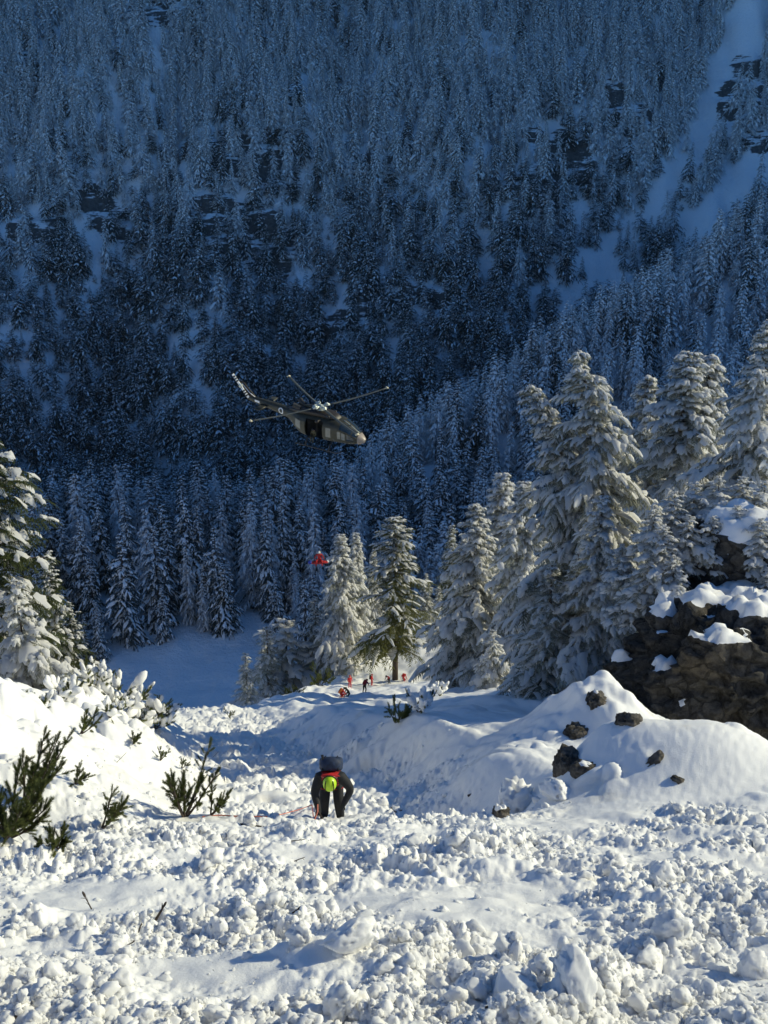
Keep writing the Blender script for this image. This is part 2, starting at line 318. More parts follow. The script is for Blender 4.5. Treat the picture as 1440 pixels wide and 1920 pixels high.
class MB:
    "collects shapes into one mesh"
    def __init__(s): s.v = []; s.f = []; s.n = 0
    def add(s, v, f):
        for q in f: s.f.append(tuple(i + s.n for i in q))
        s.v.extend([tuple(p) for p in v]); s.n += len(v)
    def tube(s, pts, rad, n=8, cap=True):
        pts = [Vector(p) for p in pts]; rad = rad if isinstance(rad, (list, tuple)) else [rad] * len(pts)
        V = []; F = []; up = Vector((0, 0, 1)); prev = None
        for i, p in enumerate(pts):
            t = (pts[min(i + 1, len(pts) - 1)] - pts[max(i - 1, 0)]).normalized()
            if prev is None:
                a = t.cross(up if abs(t.dot(up)) < .95 else Vector((1, 0, 0))).normalized()
            else:
                a = (prev - t * prev.dot(t)).normalized()
            prev = a; b = t.cross(a)
            for k in range(n):
                an = 2 * math.pi * k / n; V.append(p + (a * math.cos(an) + b * math.sin(an)) * rad[i])
        for i in range(len(pts) - 1):
            for k in range(n):
                F.append((i * n + k, i * n + (k + 1) % n, (i + 1) * n + (k + 1) % n, (i + 1) * n + k))
        if cap:
            F.append(tuple(range(n - 1, -1, -1))); F.append(tuple((len(pts) - 1) * n + k for k in range(n)))
        s.add(V, F)
    def box(s, c, h, R=None, taper=1.0):
        V = []
        for sx in (-1, 1):
            for sy in (-1, 1):
                for sz in (-1, 1):
                    p = Vector((sx * h[0], sy * h[1] * (taper if sx > 0 else 1), sz * h[2]))
                    if R is not None: p = R @ p
                    V.append(Vector(c) + p)
        s.add(V, [(0, 1, 3, 2), (4, 6, 7, 5), (0, 4, 5, 1), (2, 3, 7, 6), (0, 2, 6, 4), (1, 5, 7, 3)])
    def loft(s, rings, cap=True, closed=True):
        n = len(rings[0]); V = [p for r in rings for p in r]; F = []
        for i in range(len(rings) - 1):
            for k in range(n if closed else n - 1):
                F.append((i * n + k, i * n + (k + 1) % n, (i + 1) * n + (k + 1) % n, (i + 1) * n + k))
        if cap: F.append(tuple(range(n - 1, -1, -1))); F.append(tuple((len(rings) - 1) * n + k for k in range(n)))
        s.add(V, F)
    def ellipsoid(s, c, r, R=None, nu=12, nv=8):
        rings = []
        for j in range(nv + 1):
            ph = math.pi * j / nv; ring = []
            for i in range(nu):
                th = 2 * math.pi * i / nu
                p = Vector((r[0] * math.sin(ph) * math.cos(th), r[1] * math.sin(ph) * math.sin(th), -r[2] * math.cos(ph)))
                if R is not None: p = R @ p
                ring.append(Vector(c) + p)
            rings.append(ring)
        s.loft(rings, cap=False)
    def mesh(s, name, mat, smooth=True):
        me = bpy.data.meshes.new(name); me.from_pydata(s.v, [], s.f); me.materials.append(mat)
        for p in me.polygons: p.use_smooth = smooth
        me.update(); return me
    def build(s, name, mat, parent=None, smooth=True): return link(name, s.mesh(name, mat, smooth), parent)
def scatter(name, pts, rot, scl, idx, protos, label, cat):
    "one object: a point cloud with a tree / lump set on every point by geometry nodes"
    me = bpy.data.meshes.new(name); me.from_pydata([tuple(p) for p in pts], [], [])
    a = me.attributes.new('rot', 'FLOAT_VECTOR', 'POINT'); a.data.foreach_set('vector', np.asarray(rot, np.float32).ravel())
    a = me.attributes.new('scl', 'FLOAT_VECTOR', 'POINT'); a.data.foreach_set('vector', np.asarray(scl, np.float32).ravel())
    a = me.attributes.new('kind_index', 'INT', 'POINT'); a.data.foreach_set('value', np.asarray(idx, np.int32))
    o = link(name, me); tag(o, label, cat, kind='stuff')
    g = bpy.data.node_groups.new(name, 'GeometryNodeTree')
    g.interface.new_socket('Geometry', in_out='INPUT', socket_type='NodeSocketGeometry')
    g.interface.new_socket('Geometry', in_out='OUTPUT', socket_type='NodeSocketGeometry')
    gi = g.nodes.new('NodeGroupInput'); go = g.nodes.new('NodeGroupOutput'); jn = g.nodes.new('GeometryNodeJoinGeometry')
    def att(n, t):
        q = g.nodes.new('GeometryNodeInputNamedAttribute'); q.data_type = t; q.inputs['Name'].default_value = n; return q
    ar, asc, ai = att('rot', 'FLOAT_VECTOR'), att('scl', 'FLOAT_VECTOR'), att('kind_index', 'INT')
    for k, p in enumerate(protos):
        oi = g.nodes.new('GeometryNodeObjectInfo'); oi.inputs['Object'].default_value = p
        iop = g.nodes.new('GeometryNodeInstanceOnPoints')
        cmp_ = g.nodes.new('FunctionNodeCompare'); cmp_.data_type = 'INT'; cmp_.operation = 'EQUAL'
        ia = [s for s in cmp_.inputs if s.type == 'INT']
        g.links.new(ai.outputs['Attribute'], ia[0]); ia[1].default_value = k
        g.links.new(gi.outputs[0], iop.inputs['Points']); g.links.new(cmp_.outputs['Result'], iop.inputs['Selection'])
        g.links.new(oi.outputs['Geometry'], iop.inputs['Instance'])
        g.links.new(ar.outputs['Attribute'], iop.inputs['Rotation']); g.links.new(asc.outputs['Attribute'], iop.inputs['Scale'])
        g.links.new(iop.outputs[0], jn.inputs[0])
    g.links.new(jn.outputs[0], go.inputs[0])
    md = o.modifiers.new('scatter', 'NODES'); md.node_group = g
    return o

# ------------------------------------------------------------------ terrain
def polar_sheet(name, az, rr, fine, mat):
    A, Rr = np.meshgrid(np.radians(az), rr); x = Rr * np.sin(A); y = Rr * np.cos(A); z = H(x, y, fine)
    v = np.stack([x, y, z], -1).reshape(-1, 3); nc = len(az); nr = len(rr)
    i, j = np.meshgrid(np.arange(nr - 1), np.arange(nc - 1), indexing='ij'); a = (i * nc + j).ravel()
    f = np.stack([a, a + 1, a + nc + 1, a + nc], -1)
    me = mesh_np(name, v, f, mat)
    if not fine:
        at = me.attributes.new('bare_rock', 'FLOAT', 'POINT'); at.data.foreach_set('value', (cliff_mask(x, y) * sm(y, 430, 480)).ravel().astype(np.float32))
    return tag(link(name, me), kind='structure')
def logr(segs):
    out = []
    for a, b, k in segs: out.append(np.exp(np.linspace(math.log(a), math.log(b), int(math.log(b / a) / k), endpoint=False)))
    return np.concatenate(out + [[segs[-1][1]]])
side = np.arange(24.5, 76, 1.5)
az1 = np.concatenate([-side[::-1], np.arange(-23.5, 23.51, .078), side])
snow_slope = polar_sheet('snow_slope', az1, logr([(3, 12, .0044), (12, 40, .0047), (40, 175, .007)]), True, M_SNOW)
tag(snow_slope, 'sunlit snow slope with avalanche debris in the gully')
az2 = np.concatenate([-side[::-1], np.arange(-23.5, 23.51, .16), side])
mount = polar_sheet('far_mountain', az2, logr([(170, 420, .008), (420, 950, .0042), (950, 2600, .02)]), False, M_MOUNT)
tag(mount, 'shaded mountain wall with snow and rock bands')

# ------------------------------------------------------------------ conifers
def stick(T, F, O, D, S, U, L, W, bend, jit, r):
    "copies template T (a along, b side, c up) to every twig frame; returns verts, faces"
    n = len(O); m = len(T)
    a = T[None, :, 0:1] + 0; b = T[None, :, 1:2]; c = T[None, :, 2:3]
    if jit: 
        b = b * (1 + jit * r.uniform(-1, 1, (n, m, 1))); c = c * (1 + jit * r.uniform(-1, 1, (n, m, 1))); a = a + .06 * jit * r.uniform(-1, 1, (n, m, 1))
    P = O[:, None] + a * L[:, None, None] * D[:, None] + b * W[:, None, None] * S[:, None] + c * W[:, None, None] * U[:, None]
    P[..., 2] -= bend * (a[..., 0] ** 2) * L[:, None]
    f = F[None] + (np.arange(n) * m)[:, None, None]
    return P.reshape(-1, 3), f.reshape(-1, F.shape[1])
def spray_template(k, hang=True, fat=.8):
    "a feathery spray: needle-fine tufts either side of a spine and a fringe below it"
    V = []; F = []
    for i in range(k):
        a0 = i / k; a1 = a0 + fat / k
        for s in (-1, 1):
            q = len(V); w = (1 - .75 * a0) * (1 + .25 * ((i * 7 + s) % 3 - 1))
            V += [(a0, 0, 0), (a1, 0, 0), (a0 + 1.5 / k, s * w, -.25)]; F.append((q, q + 1, q + 2))
        if hang:
            q = len(V); V += [(a0, 0, 0), (a1, 0, 0), (a0 + 1.2 / k, .15, -.9 * (1 - .6 * a0))]; F.append((q, q + 1, q + 2))
    return np.array(V, float), np.array(F)
def pad_template(k):
    "snow lying along a twig: a tapering humped strip"
    V = []; F = []
    for i in range(k + 1):
        a = i / k; w = .55 * math.sin(math.pi * min(max(.14 + .80 * a, 0), 1)) ** .4 * (1 - .25 * a)
        V += [(a, -w, .0), (a, -w * .6, .34 * w + .1), (a, w * .6, .34 * w + .1), (a, w, .0)]
    for i in range(k):
        for j in range(3):
            q = i * 4 + j; F.append((q, q + 1, q + 5, q + 4))
    return np.array(V, float), np.array(F)
SPR = {6: spray_template(8, True, .5), 3: spray_template(3), 2: spray_template(2, False)}
PAD = {3: pad_template(3), 2: pad_template(2)}
def make_conifer(seed, nb=150, rad=.23, tw=10, droop=.55, snow=.8, det=6, pdet=3, bare=.06, lean=None, sparse=0.0, upt=.15, snow_w=1.0, taper=.85, topsnow=0., tk=1.0, tlf=.50):
    "unit-height tree: trunk, foliage and snow arrays"
    r = np.random.default_rng(seed)
    lean = lean or (lambda t: (0 * t, 0 * t))
    t = bare + (1 - bare) * (np.arange(nb) + r.uniform(0, 1, nb)) / nb; t = np.minimum(t, .995)
    az = np.arange(nb) * 2.39996 + r.normal(0, .35, nb)
    lobes = 1 + .22 * np.sin(az * 2 + seed + t * 5) + .24 * np.sin(az * 3 + seed * 2.1 + t * 17)
    L = (rad * np.power(1 - t, taper) * r.uniform(.62, 1.18, nb) * lobes + .018)
    gap = r.uniform(0, 1, nb) < sparse; L = np.where(gap, L * .35, L)
    s = (np.arange(tw) + .5) / tw
    Lb = L[:, None]; S_ = np.clip(s[None] + r.uniform(-.5, .5, (nb, tw)) / tw, .04, 1)
    lx, ly = lean(t); lx = lx[:, None]; ly = ly[:, None]
    dr = (droop * (1.15 - .55 * t) * r.uniform(.7, 1.3, nb))[:, None]
    up = (upt + .35 * t ** 3)[:, None]
    ca = np.cos(az)[:, None]; sa = np.sin(az)[:, None]
    rr = Lb * S_ * (1 - .12 * S_ * dr)
    z = t[:, None] + Lb * (up * S_ - dr * S_ ** 2 + .25 * dr * S_ ** 4)
    O = np.stack([lx + rr * ca, ly + rr * sa, z], -1)
    dz = up - 2 * dr * S_ + dr * S_ ** 3
    sg = np.where((np.arange(tw)[None] + np.arange(nb)[:, None]) % 2 == 0, 1, -1) * r.uniform(.25, 1.0, (nb, tw))
    sg = np.where(S_ > .9, sg * .2, sg)
    ang = az[:, None] + sg * 1.0
    D = np.stack([np.cos(ang), np.sin(ang), dz * .9 - .12 + r.uniform(-.22, .1, (nb, tw))], -1); D /= np.linalg.norm(D, axis=-1, keepdims=True)
    tl = Lb * (tlf - .44 * tlf * S_) * r.uniform(.7, 1.3, (nb, tw)) + .012
    O = O.reshape(-1, 3); D = D.reshape(-1, 3); tl = tl.ravel()
    Sd = np.cross(D, [0, 0, 1.]); Sd /= np.linalg.norm(Sd, axis=1, keepdims=True) + 1e-9; U = np.cross(Sd, D)
    roll = r.normal(0, .35, len(O))[:, None]; Sd, U = Sd * np.cos(roll) + U * np.sin(roll), U * np.cos(roll) - Sd * np.sin(roll)
    T, F = SPR[det]; fv, ff = stick(T, F, O, D, Sd, U, tl, tl * .30 + .003, .35, .5, r)
    tb = np.repeat(t, tw)
    keep = r.uniform(0, 1, len(O)) < np.clip(snow + topsnow * (tb - .5), 0, 1)
    T, F = PAD[pdet]; sv, sf = stick(T, F, O[keep] + np.array([0, 0, .0015]) + D[keep] * tl[keep][:, None] * r.uniform(-.1, .25, (keep.sum(), 1)), D[keep], Sd[keep], U[keep], tl[keep] * r.uniform(.45, 1.0, keep.sum()), (tl[keep] * .22 + .003) * snow_w * r.uniform(.6, 1.5, keep.sum()), .35, .8, r)
    # snow lying along the main limb
    bo = np.stack([lx[:, 0], ly[:, 0], t], -1); kb = (r.uniform(0, 1, nb) < snow) & (L > .05)
    # trunk + limbs
    tt = np.linspace(0, 1, 12); cx, cy = lean(tt); m = MB()
    m.tube([(float(cx[i]), float(cy[i]), float(tt[i]) - (.02 if i == 0 else 0)) for i in range(12)], [tk * (.016 * (1 - .93 * q) + .0012) for q in tt], 7)
    for i in range(0, nb, 2 if det > 3 else 5):
        pts = []
        for q in (0, .35, .7, 1):
            rr_ = L[i] * q * (1 - .12 * q * dr[i, 0])
            pts.append((lx[i, 0] + rr_ * ca[i, 0], ly[i, 0] + rr_ * sa[i, 0], t[i] + L[i] * (up[i, 0] * q - dr[i, 0] * q * q + .25 * dr[i, 0] * q ** 4)))
        m.tube(pts, [.004 * (1 - .7 * t[i]), .003 * (1 - .7 * t[i]), .002 * (1 - .6 * t[i]), .0008], 4 if det > 3 else 3, False)
    return m, (fv, ff), (sv, sf)
def tree_parts(kind, **kw):
    m, fo, sn = make_conifer(**kw)
    return (m.mesh(kind + '_trunk', M_BARK), mesh_np(kind + '_crown', *fo, kw_leaf.get(kind, M_NEED), False), mesh_np(kind + '_snow', *sn, M_SNOWT))
kw_leaf = {}
def joined_proto(name, leaf, **kw):
    m, (fv, ff), (sv, sf) = make_conifer(**kw)
    mv = np.array(m.v); q4 = np.array([f for f in m.f if len(f) == 4])
    v = np.concatenate([mv, fv, sv]); f = [q4, ff + len(mv), sf + len(mv) + len(fv)]
    me = mesh_np(name, v, f, [M_BARK, leaf, M_SNOWP], False, np.concatenate([np.zeros(len(q4)), np.ones(len(ff)), np.full(len(sf), 2)]))
    return bpy.data.objects.new(name, me)

# --- the trees near the gully
def bentL(t): return (-.16 * np.clip(t - .72, 0, 1) * 3.0 * np.clip((t - .6) * 3, 0, 1), 0 * t)
def leanL(t): return (-.05 * t - .30 * np.clip(t - .82, 0, 1), .02 * t)
M_NEEDL = make_leaf('sunlit_spruce_needles', (.04, .052, .018), (.11, .13, .045), .4)
M_NEEDR = make_leaf('frosted_needles', (.19, .20, .15), (.46, .465, .38), .5)
kw_leaf = {'spruceB': M_NEEDR, 'spruceC': M_NEEDR, 'lump': M_NEEDR, 'larch': M_NEEDG, 'green': M_NEEDL, 'bent': M_NEEDR, 'leaning': M_NEEDR, 'spruceA': M_NEEDR, 'thin': M_NEEDR}
NEAR = {
    'spruceA': tree_parts('spruceA', seed=1, nb=250, rad=.22, tw=15, droop=.66, snow=.85, snow_w=1.35, tlf=.38, sparse=.26),
    'spruceB': tree_parts('spruceB', seed=2, nb=210, rad=.19, tw=14, droop=.78, snow=.9, snow_w=1.5, tlf=.40),
    'spruceC': tree_parts('spruceC', seed=3, nb=220, rad=.27, tw=15, droop=.58, snow=.85, snow_w=1.5, sparse=.34, tlf=.36),
    'bent': tree_parts('bent', seed=4, nb=250, rad=.24, tw=16, droop=.66, snow=.78, snow_w=1.15, tlf=.38, sparse=.34, lean=bentL),
    'leaning': tree_parts('leaning', seed=5, nb=280, rad=.25, tw=16, droop=.72, snow=.78, snow_w=1.15, tlf=.36, sparse=.34, lean=leanL),
    'larch': tree_parts('larch', seed=6, nb=120, rad=.17, tw=12, droop=.42, snow=.38, snow_w=.9, bare=.20, topsnow=1.0, tk=.75, sparse=.22, taper=.7),
    'thin': tree_parts('thin', seed=7, nb=110, rad=.17, tw=10, droop=.62, snow=.55, snow_w=1.1, sparse=.2),
    'lump': tree_parts('lump', seed=8, nb=60, rad=.34, tw=12, droop=.45, snow=.85, snow_w=2.0, taper=.7),
    'green': tree_parts('green', seed=9, nb=150, rad=.24, tw=16, droop=.45, snow=.30, snow_w=1.7, upt=.2, sparse=.2, tlf=.34),
}
def near_tree(kind, px, ytop, Y, wide, label, rot=0., cat='tree', name='spruce_tree', group=None, sink=.25):
    top = unproj(px, ytop, Y); g = Hs(top[0], Y, False) - sink; h = top[2] - g
    o = thing(name, label, cat, (top[0], Y, g), rot, group); o.scale = (h * wide, h * wide, h)
    tr, cr, sn = NEAR[kind]
    link('trunk', tr, o); c = link('crown', cr, o); tag(link('snow_load', sn, c), kind='stuff'); return o
near_tree('leaning', 1155, 660, 42, 1.0, 'tall frosted conifer whose tip leans over, rising beside the rocky knoll', .2)
near_tree('bent', 1072, 722, 43, .95, 'frosted conifer with its snow-loaded top bowed over sideways', .1)
near_tree('spruceA', 1290, 662, 49, 1.15, 'snow-plastered spruce with a forked white tip behind the knoll', 1.2)
near_tree('spruceB', 1333, 668, 50, .95, 'slim snow-plastered spruce standing against the forked white tip', 2.2)
near_tree('spruceC', 1215, 705, 53, .8, 'snowy spruce half hidden behind the leaning frosted conifer', 3.1)
near_tree('spruceC', 1440, 600, 39, 1.15, 'broad snow-covered spruce on top of the rock knoll', 4.0)
near_tree('spruceB', 1375, 800, 52, 1.2, 'short snowy spruce in the gap between the knoll trees', .6)
near_tree('spruceA', 983, 905, 80, 1.1, 'bright sunlit spruce with long white drooping limbs above the bank', 1.9)
near_tree('spruceB', 944, 888, 92, 1.15, 'tall slender snowy spruce just behind the bright drooping one', .3)
near_tree('spruceC', 893, 945, 84, 1.05, 'snowy spruce at the left side of the sunlit bank group', 2.6)
near_tree('spruceB', 870, 1010, 100, .9, 'low snowy spruce at the foot of the sunlit bank group', 1.4)
near_tree('larch', 742, 970, 132, 1.45, 'yellow-green larch with a bare lower trunk above the red rescuers', .8, name='larch_tree')
near_tree('spruceA', 638, 1003, 141, 1.05, 'white snow-crusted spruce at the edge of the shelf', 2.0)
near_tree('spruceB', 666, 1000, 146, .95, 'twin white spruce crowding the shelf-edge tree', 3.5)
near_tree('spruceC', 700, 1030, 150, .7, 'small white spruce between the shelf-edge pair and the larch', 4.1)
near_tree('larch', 848, 985, 156, .8, 'brownish larch standing behind the gap in the trees', 2.9, name='larch_tree')
near_tree('thin', 800, 1075, 158, 1.3, 'little snowy spruce in the bright clearing', 1.0)
near_tree('thin', 822, 1100, 150, 1.2, 'smallest spruce of the bright clearing', 2.4)
near_tree('lump', 925, 1180, 74, .9, 'snow-smothered sapling at the top of the bank', 1.3, name='spruce_sapling')
near_tree('thin', 1035, 1060, 39, 1.7, 'dark shaggy young spruce at the foot of the bank trees', 3.3)
near_tree('thin', 1085, 1040, 40, 1.4, 'young spruce with grey snow between trunk and knoll', 4.4)
near_tree('spruceC', 1130, 930, 38.5, 1.0, 'wide young spruce pressed against the snowy knoll side', 5.0)
near_tree('green', -62, 690, 30, .98, 'old green spruce with heavy snow cushions on its boughs', 5.6)
near_tree('green', 88, 1035, 36, 1.0, 'slim green spruce on the sunny bank with dabs of snow', 1.1)
near_tree('green', 128, 1130, 38, 1.2, 'small green spruce at the edge of the sunny bank', 2.7)
near_tree('lump', 30, 1085, 27, .9, 'low spruce bush drowned in thick snow on the sunny bank', .9, name='spruce_bush')
# shrubs on the shelf and its nose
for i, (px, yt, Y, w, lab) in enumerate([
        (500, 1175, 138, 1.3, 'small frosted shrub at the very nose of the snow shelf'), (535, 1160, 142, 1.5, 'golden-brown frosted bush on the nose of the snow shelf'),
        (590, 1120, 146, 1.2, 'rust-brown frosted young tree beside the shelf-edge spruces'), (610, 1150, 143, 1.1, 'slight brown shrub under the shelf-edge spruces'),
        (460, 1225, 126, 1.1, 'lowest frosted shrub on the shelf\'s outer flank')]):
    near_tree('thin' if i % 2 == 0 else 'lump', px, yt, Y, w, lab, i * 1.3, 'shrub', 'frosted_shrub')

# --- the forest across the valley
FSEEDS = []
def mid_parts(seed, **kw):
    m, fo, sn = make_conifer(seed=seed, det=3, pdet=2, **kw)
    return (m.mesh('far_trunk', M_BARK), mesh_np('far_crown', *fo, [M_RIMED, M_RIMED, M_RIME, M_NEEDF][seed % 4], False), mesh_np('far_snow', *sn, M_SNOWP, False))
MID = [mid_parts(20 + k, nb=80, rad=[.18, .21, .17, .20][k], tw=7, droop=[.85, .7, .95, .8][k], snow=.72, snow_w=[1.0, 1.1, .95, 1.1][k], sparse=.1) for k in range(4)]
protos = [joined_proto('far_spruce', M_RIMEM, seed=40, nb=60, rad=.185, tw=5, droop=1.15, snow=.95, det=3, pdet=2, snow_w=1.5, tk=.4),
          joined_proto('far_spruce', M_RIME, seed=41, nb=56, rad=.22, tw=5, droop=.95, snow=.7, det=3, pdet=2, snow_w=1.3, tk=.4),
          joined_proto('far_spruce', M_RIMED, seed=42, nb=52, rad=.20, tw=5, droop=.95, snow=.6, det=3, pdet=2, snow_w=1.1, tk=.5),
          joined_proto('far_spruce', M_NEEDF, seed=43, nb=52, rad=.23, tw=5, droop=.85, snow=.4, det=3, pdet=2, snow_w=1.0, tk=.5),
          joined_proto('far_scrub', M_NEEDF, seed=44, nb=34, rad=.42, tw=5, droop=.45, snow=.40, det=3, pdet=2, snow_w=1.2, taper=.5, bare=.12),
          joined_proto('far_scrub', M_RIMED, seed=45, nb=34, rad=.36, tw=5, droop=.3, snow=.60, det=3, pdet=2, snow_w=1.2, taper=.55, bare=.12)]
# open snow in the forest: couloirs, clearings and the valley floor, as outlines seen in the photo
def in_poly(px, py, poly):
    c = np.zeros(px.shape, bool); n = len(poly)
    for i in range(n):
        x1, y1 = poly[i]; x2, y2 = poly[(i + 1) % n]
        k = ((y1 > py) != (y2 > py)) & (px < (x2 - x1) * (py - y1) / (y2 - y1 + 1e-9) + x1); c ^= k
    return c
OPEN_FAR = [[(1035, 600), (1060, 540), (1110, 480), (1200, 400), (1250, 300), (1290, 250), (1330, 130), (1380, 0), (1440, 0), (1440, 60), (1380, 180), (1330, 260), (1290, 330), (1200, 430), (1120, 510), (1060, 590)],
        [(1250, 470), (1300, 400), (1350, 330), (1440, 260), (1440, 320), (1390, 390), (1310, 460), (1265, 480)],
        [(1075, 420), (1085, 300), (1105, 310), (1100, 400), (1080, 450)], [(135, 400), (160, 430), (240, 470), (220, 490), (150, 470)],
        [(340, 570), (360, 560), (385, 700), (370, 720)], [(395, 540), (410, 530), (400, 640), (385, 640)], [(605, 590), (630, 570), (690, 600), (670, 620), (610, 620)],
        [(810, 480), (840, 440), (870, 450), (835, 480)], [(565, 160), (585, 165), (575, 220), (560, 220)], [(260, 30), (330, 0), (350, 20), (280, 80)],
        [(860, 300), (890, 290), (895, 340), (865, 330)], 
        [(295, 870), (330, 880), (320, 910), (300, 905)], [(715, 600), (745, 600), (740, 680), (720, 680)],
        [(0, 640), (18, 620), (20, 740), (0, 740)]]
OPEN_NEAR = [[(190, 1120), (250, 1070), (300, 1055), (380, 1080), (440, 1075), (440, 1100), (330, 1110), (230, 1140), (190, 1180)],
        [(215, 1235), (260, 1215), (330, 1200), (390, 1212), (440, 1190), (520, 1200), (560, 1200), (560, 1340), (200, 1340)]]
X, Yg = np.meshgrid(np.arange(-420, 560, 5.6), np.arange(236, 1010, 5.8))
X = (X + rng.uniform(-3, 3, X.shape)).ravel(); Yg = (Yg + rng.uniform(-3.2, 3.2, Yg.shape)).ravel()
Z = H(X, Yg); qx, qy, dep = proj(np.stack([X, Yg, Z], -1))
ok = (np.abs(qx - 720) < 900) & (qy > -90) & (qy < 1400)
near_f = (Yg < 420) | (spur_h(X, Yg) > wall_h(X, Yg))
cmk = cliff_mask(X, Yg)
den = np.clip(.9 + .5 * fbm(X / 40., Yg / 40., 71, 3), .4, 1)
den = np.where(near_f, np.clip(den * .95, 0, 1), den * (1 - .22 * sm(Z, 0, 60))) * (1 - .30 * cmk)
ok &= rng.uniform(0, 1, X.shape) < den
for p in OPEN_FAR: ok &= ~((in_poly(qx, qy, p) & (rng.uniform(0, 1, X.shape) < .96) | in_poly(qx, qy - 26, p) & (rng.uniform(0, 1, X.shape) < .7) | in_poly(qx, qy - 50, p) & (rng.uniform(0, 1, X.shape) < .35)) & (~near_f))
for p in OPEN_NEAR: ok &= ~(in_poly(qx, qy, p) & near_f)
ok &= ~((Yg < 244) & (X < 60)); ok &= ~((Yg < 272) & (X < 60) & (rng.uniform(0, 1, X.shape) < .45))
X, Yg, Z, qx, qy, near_f, cmk = X[ok], Yg[ok], Z[ok], qx[ok], qy[ok], near_f[ok], cmk[ok]
ht = np.where(near_f, rng.uniform(17, 31, len(X)), rng.uniform(17, 31, len(X))) * np.where(rng.uniform(0, 1, len(X)) < .22, rng.uniform(.35, .7, len(X)), 1)
ht = np.where(near_f & (Yg < 350) & (X < 40), ht * 1.15, ht); ht = np.where(Yg < 272, ht * rng.uniform(.4, 1., len(X)), ht)
_, topy, _ = proj(np.stack([X, Yg, Z + ht], -1))
# in the gloomy lower part of the wall the trees carry little snow, higher up they are white with frost
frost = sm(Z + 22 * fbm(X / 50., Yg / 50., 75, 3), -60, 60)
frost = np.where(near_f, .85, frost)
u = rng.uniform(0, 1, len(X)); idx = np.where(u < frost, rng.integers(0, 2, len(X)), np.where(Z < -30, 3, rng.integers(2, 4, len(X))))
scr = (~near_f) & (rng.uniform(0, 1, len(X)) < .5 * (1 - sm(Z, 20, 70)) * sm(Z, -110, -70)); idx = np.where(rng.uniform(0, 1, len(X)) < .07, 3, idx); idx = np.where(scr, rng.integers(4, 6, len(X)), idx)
ht = np.where(scr, ht * .5, ht)
horizon = ip(qx, [(0, 1180), (150, 1240), (300, 1290), (420, 1290), (500, 1170), (560, 1140), (620, 1050), (720, 990), (860, 980), (940, 900), (1000, 800), (1120, 690), (1440, 640)])
cand = np.where((topy < horizon - 12) & (qx > 5) & (qx < 1435) & near_f)[0]
pick = cand[np.argsort(Yg[cand] - ht[cand] * 4)][:300]
pickset = np.zeros(len(X), bool); pickset[pick] = True
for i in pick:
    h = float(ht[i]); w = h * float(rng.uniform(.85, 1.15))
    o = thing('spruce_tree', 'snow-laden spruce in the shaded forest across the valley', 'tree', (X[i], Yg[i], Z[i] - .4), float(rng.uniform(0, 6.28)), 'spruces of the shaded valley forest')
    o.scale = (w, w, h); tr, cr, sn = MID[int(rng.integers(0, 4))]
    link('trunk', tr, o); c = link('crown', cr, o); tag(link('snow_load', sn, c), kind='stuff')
r_ = ~pickset; n = int(r_.sum())
w = ht[r_] * rng.uniform(.85, 1.2, n)
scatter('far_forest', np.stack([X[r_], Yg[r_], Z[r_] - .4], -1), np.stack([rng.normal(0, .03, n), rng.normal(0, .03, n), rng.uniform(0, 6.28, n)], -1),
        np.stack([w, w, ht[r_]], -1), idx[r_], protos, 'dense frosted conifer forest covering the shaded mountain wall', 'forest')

# ------------------------------------------------------------------ rocks with snow lying on them
from mathutils import noise as mnoise
def ico(sub):
    bm = bmesh.new(); bmesh.ops.create_icosphere(bm, subdivisions=sub, radius=1)
    v = np.array([p.co[:] for p in bm.verts]); f = np.array([[q.index for q in p.verts] for p in bm.faces]); bm.free(); return v, f
ICO = {k: ico(k) for k in (2, 3, 4, 5, 6)}
def rough(v, seed, amp, freq, octv=4, ridged=False):
    off = Vector((seed * 7.3, seed * 3.1, seed * 1.7)); out = np.empty(len(v))
    for i, p in enumerate(v):
        q = Vector(p) * freq + off
        out[i] = mnoise.fractal(q, .9, 2.1, octv) if not ridged else (abs(mnoise.fractal(q, .9, 2.1, octv)) * -1.6 + .5)
    return out * amp
def rock_mesh(seed, half, sub=5, boxy=.55, amp=.16, strata=.06):
    v, f = ICO[sub]; d = v / np.linalg.norm(v, axis=1, keepdims=True)
    k = np.power(np.sum(np.abs(d) ** (2 / boxy), axis=1), -boxy / 2); p = d * k[:, None]
    n = rough(d, seed, amp, 1.5) + rough(d, seed + 3, amp * .9, 3.2, 7 if sub > 5 else 5, True)
    p = p * (1 + n)[:, None]
    if strata:
        q = p[:, 2] * half[2] / .55 + .5 * p[:, 0]; st = sm(q - np.floor(q), .1, .5) - .5
        p[:, :2] *= (1 + strata * st)[:, None]
    return p * np.array(half), f
def vnormals(v, f):
    fn = np.cross(v[f[:, 1]] - v[f[:, 0]], v[f[:, 2]] - v[f[:, 0]]); n = np.zeros_like(v)
    for k in range(3): np.add.at(n, f[:, k], fn)
    return n / (np.linalg.norm(n, axis=1, keepdims=True) + 1e-9)
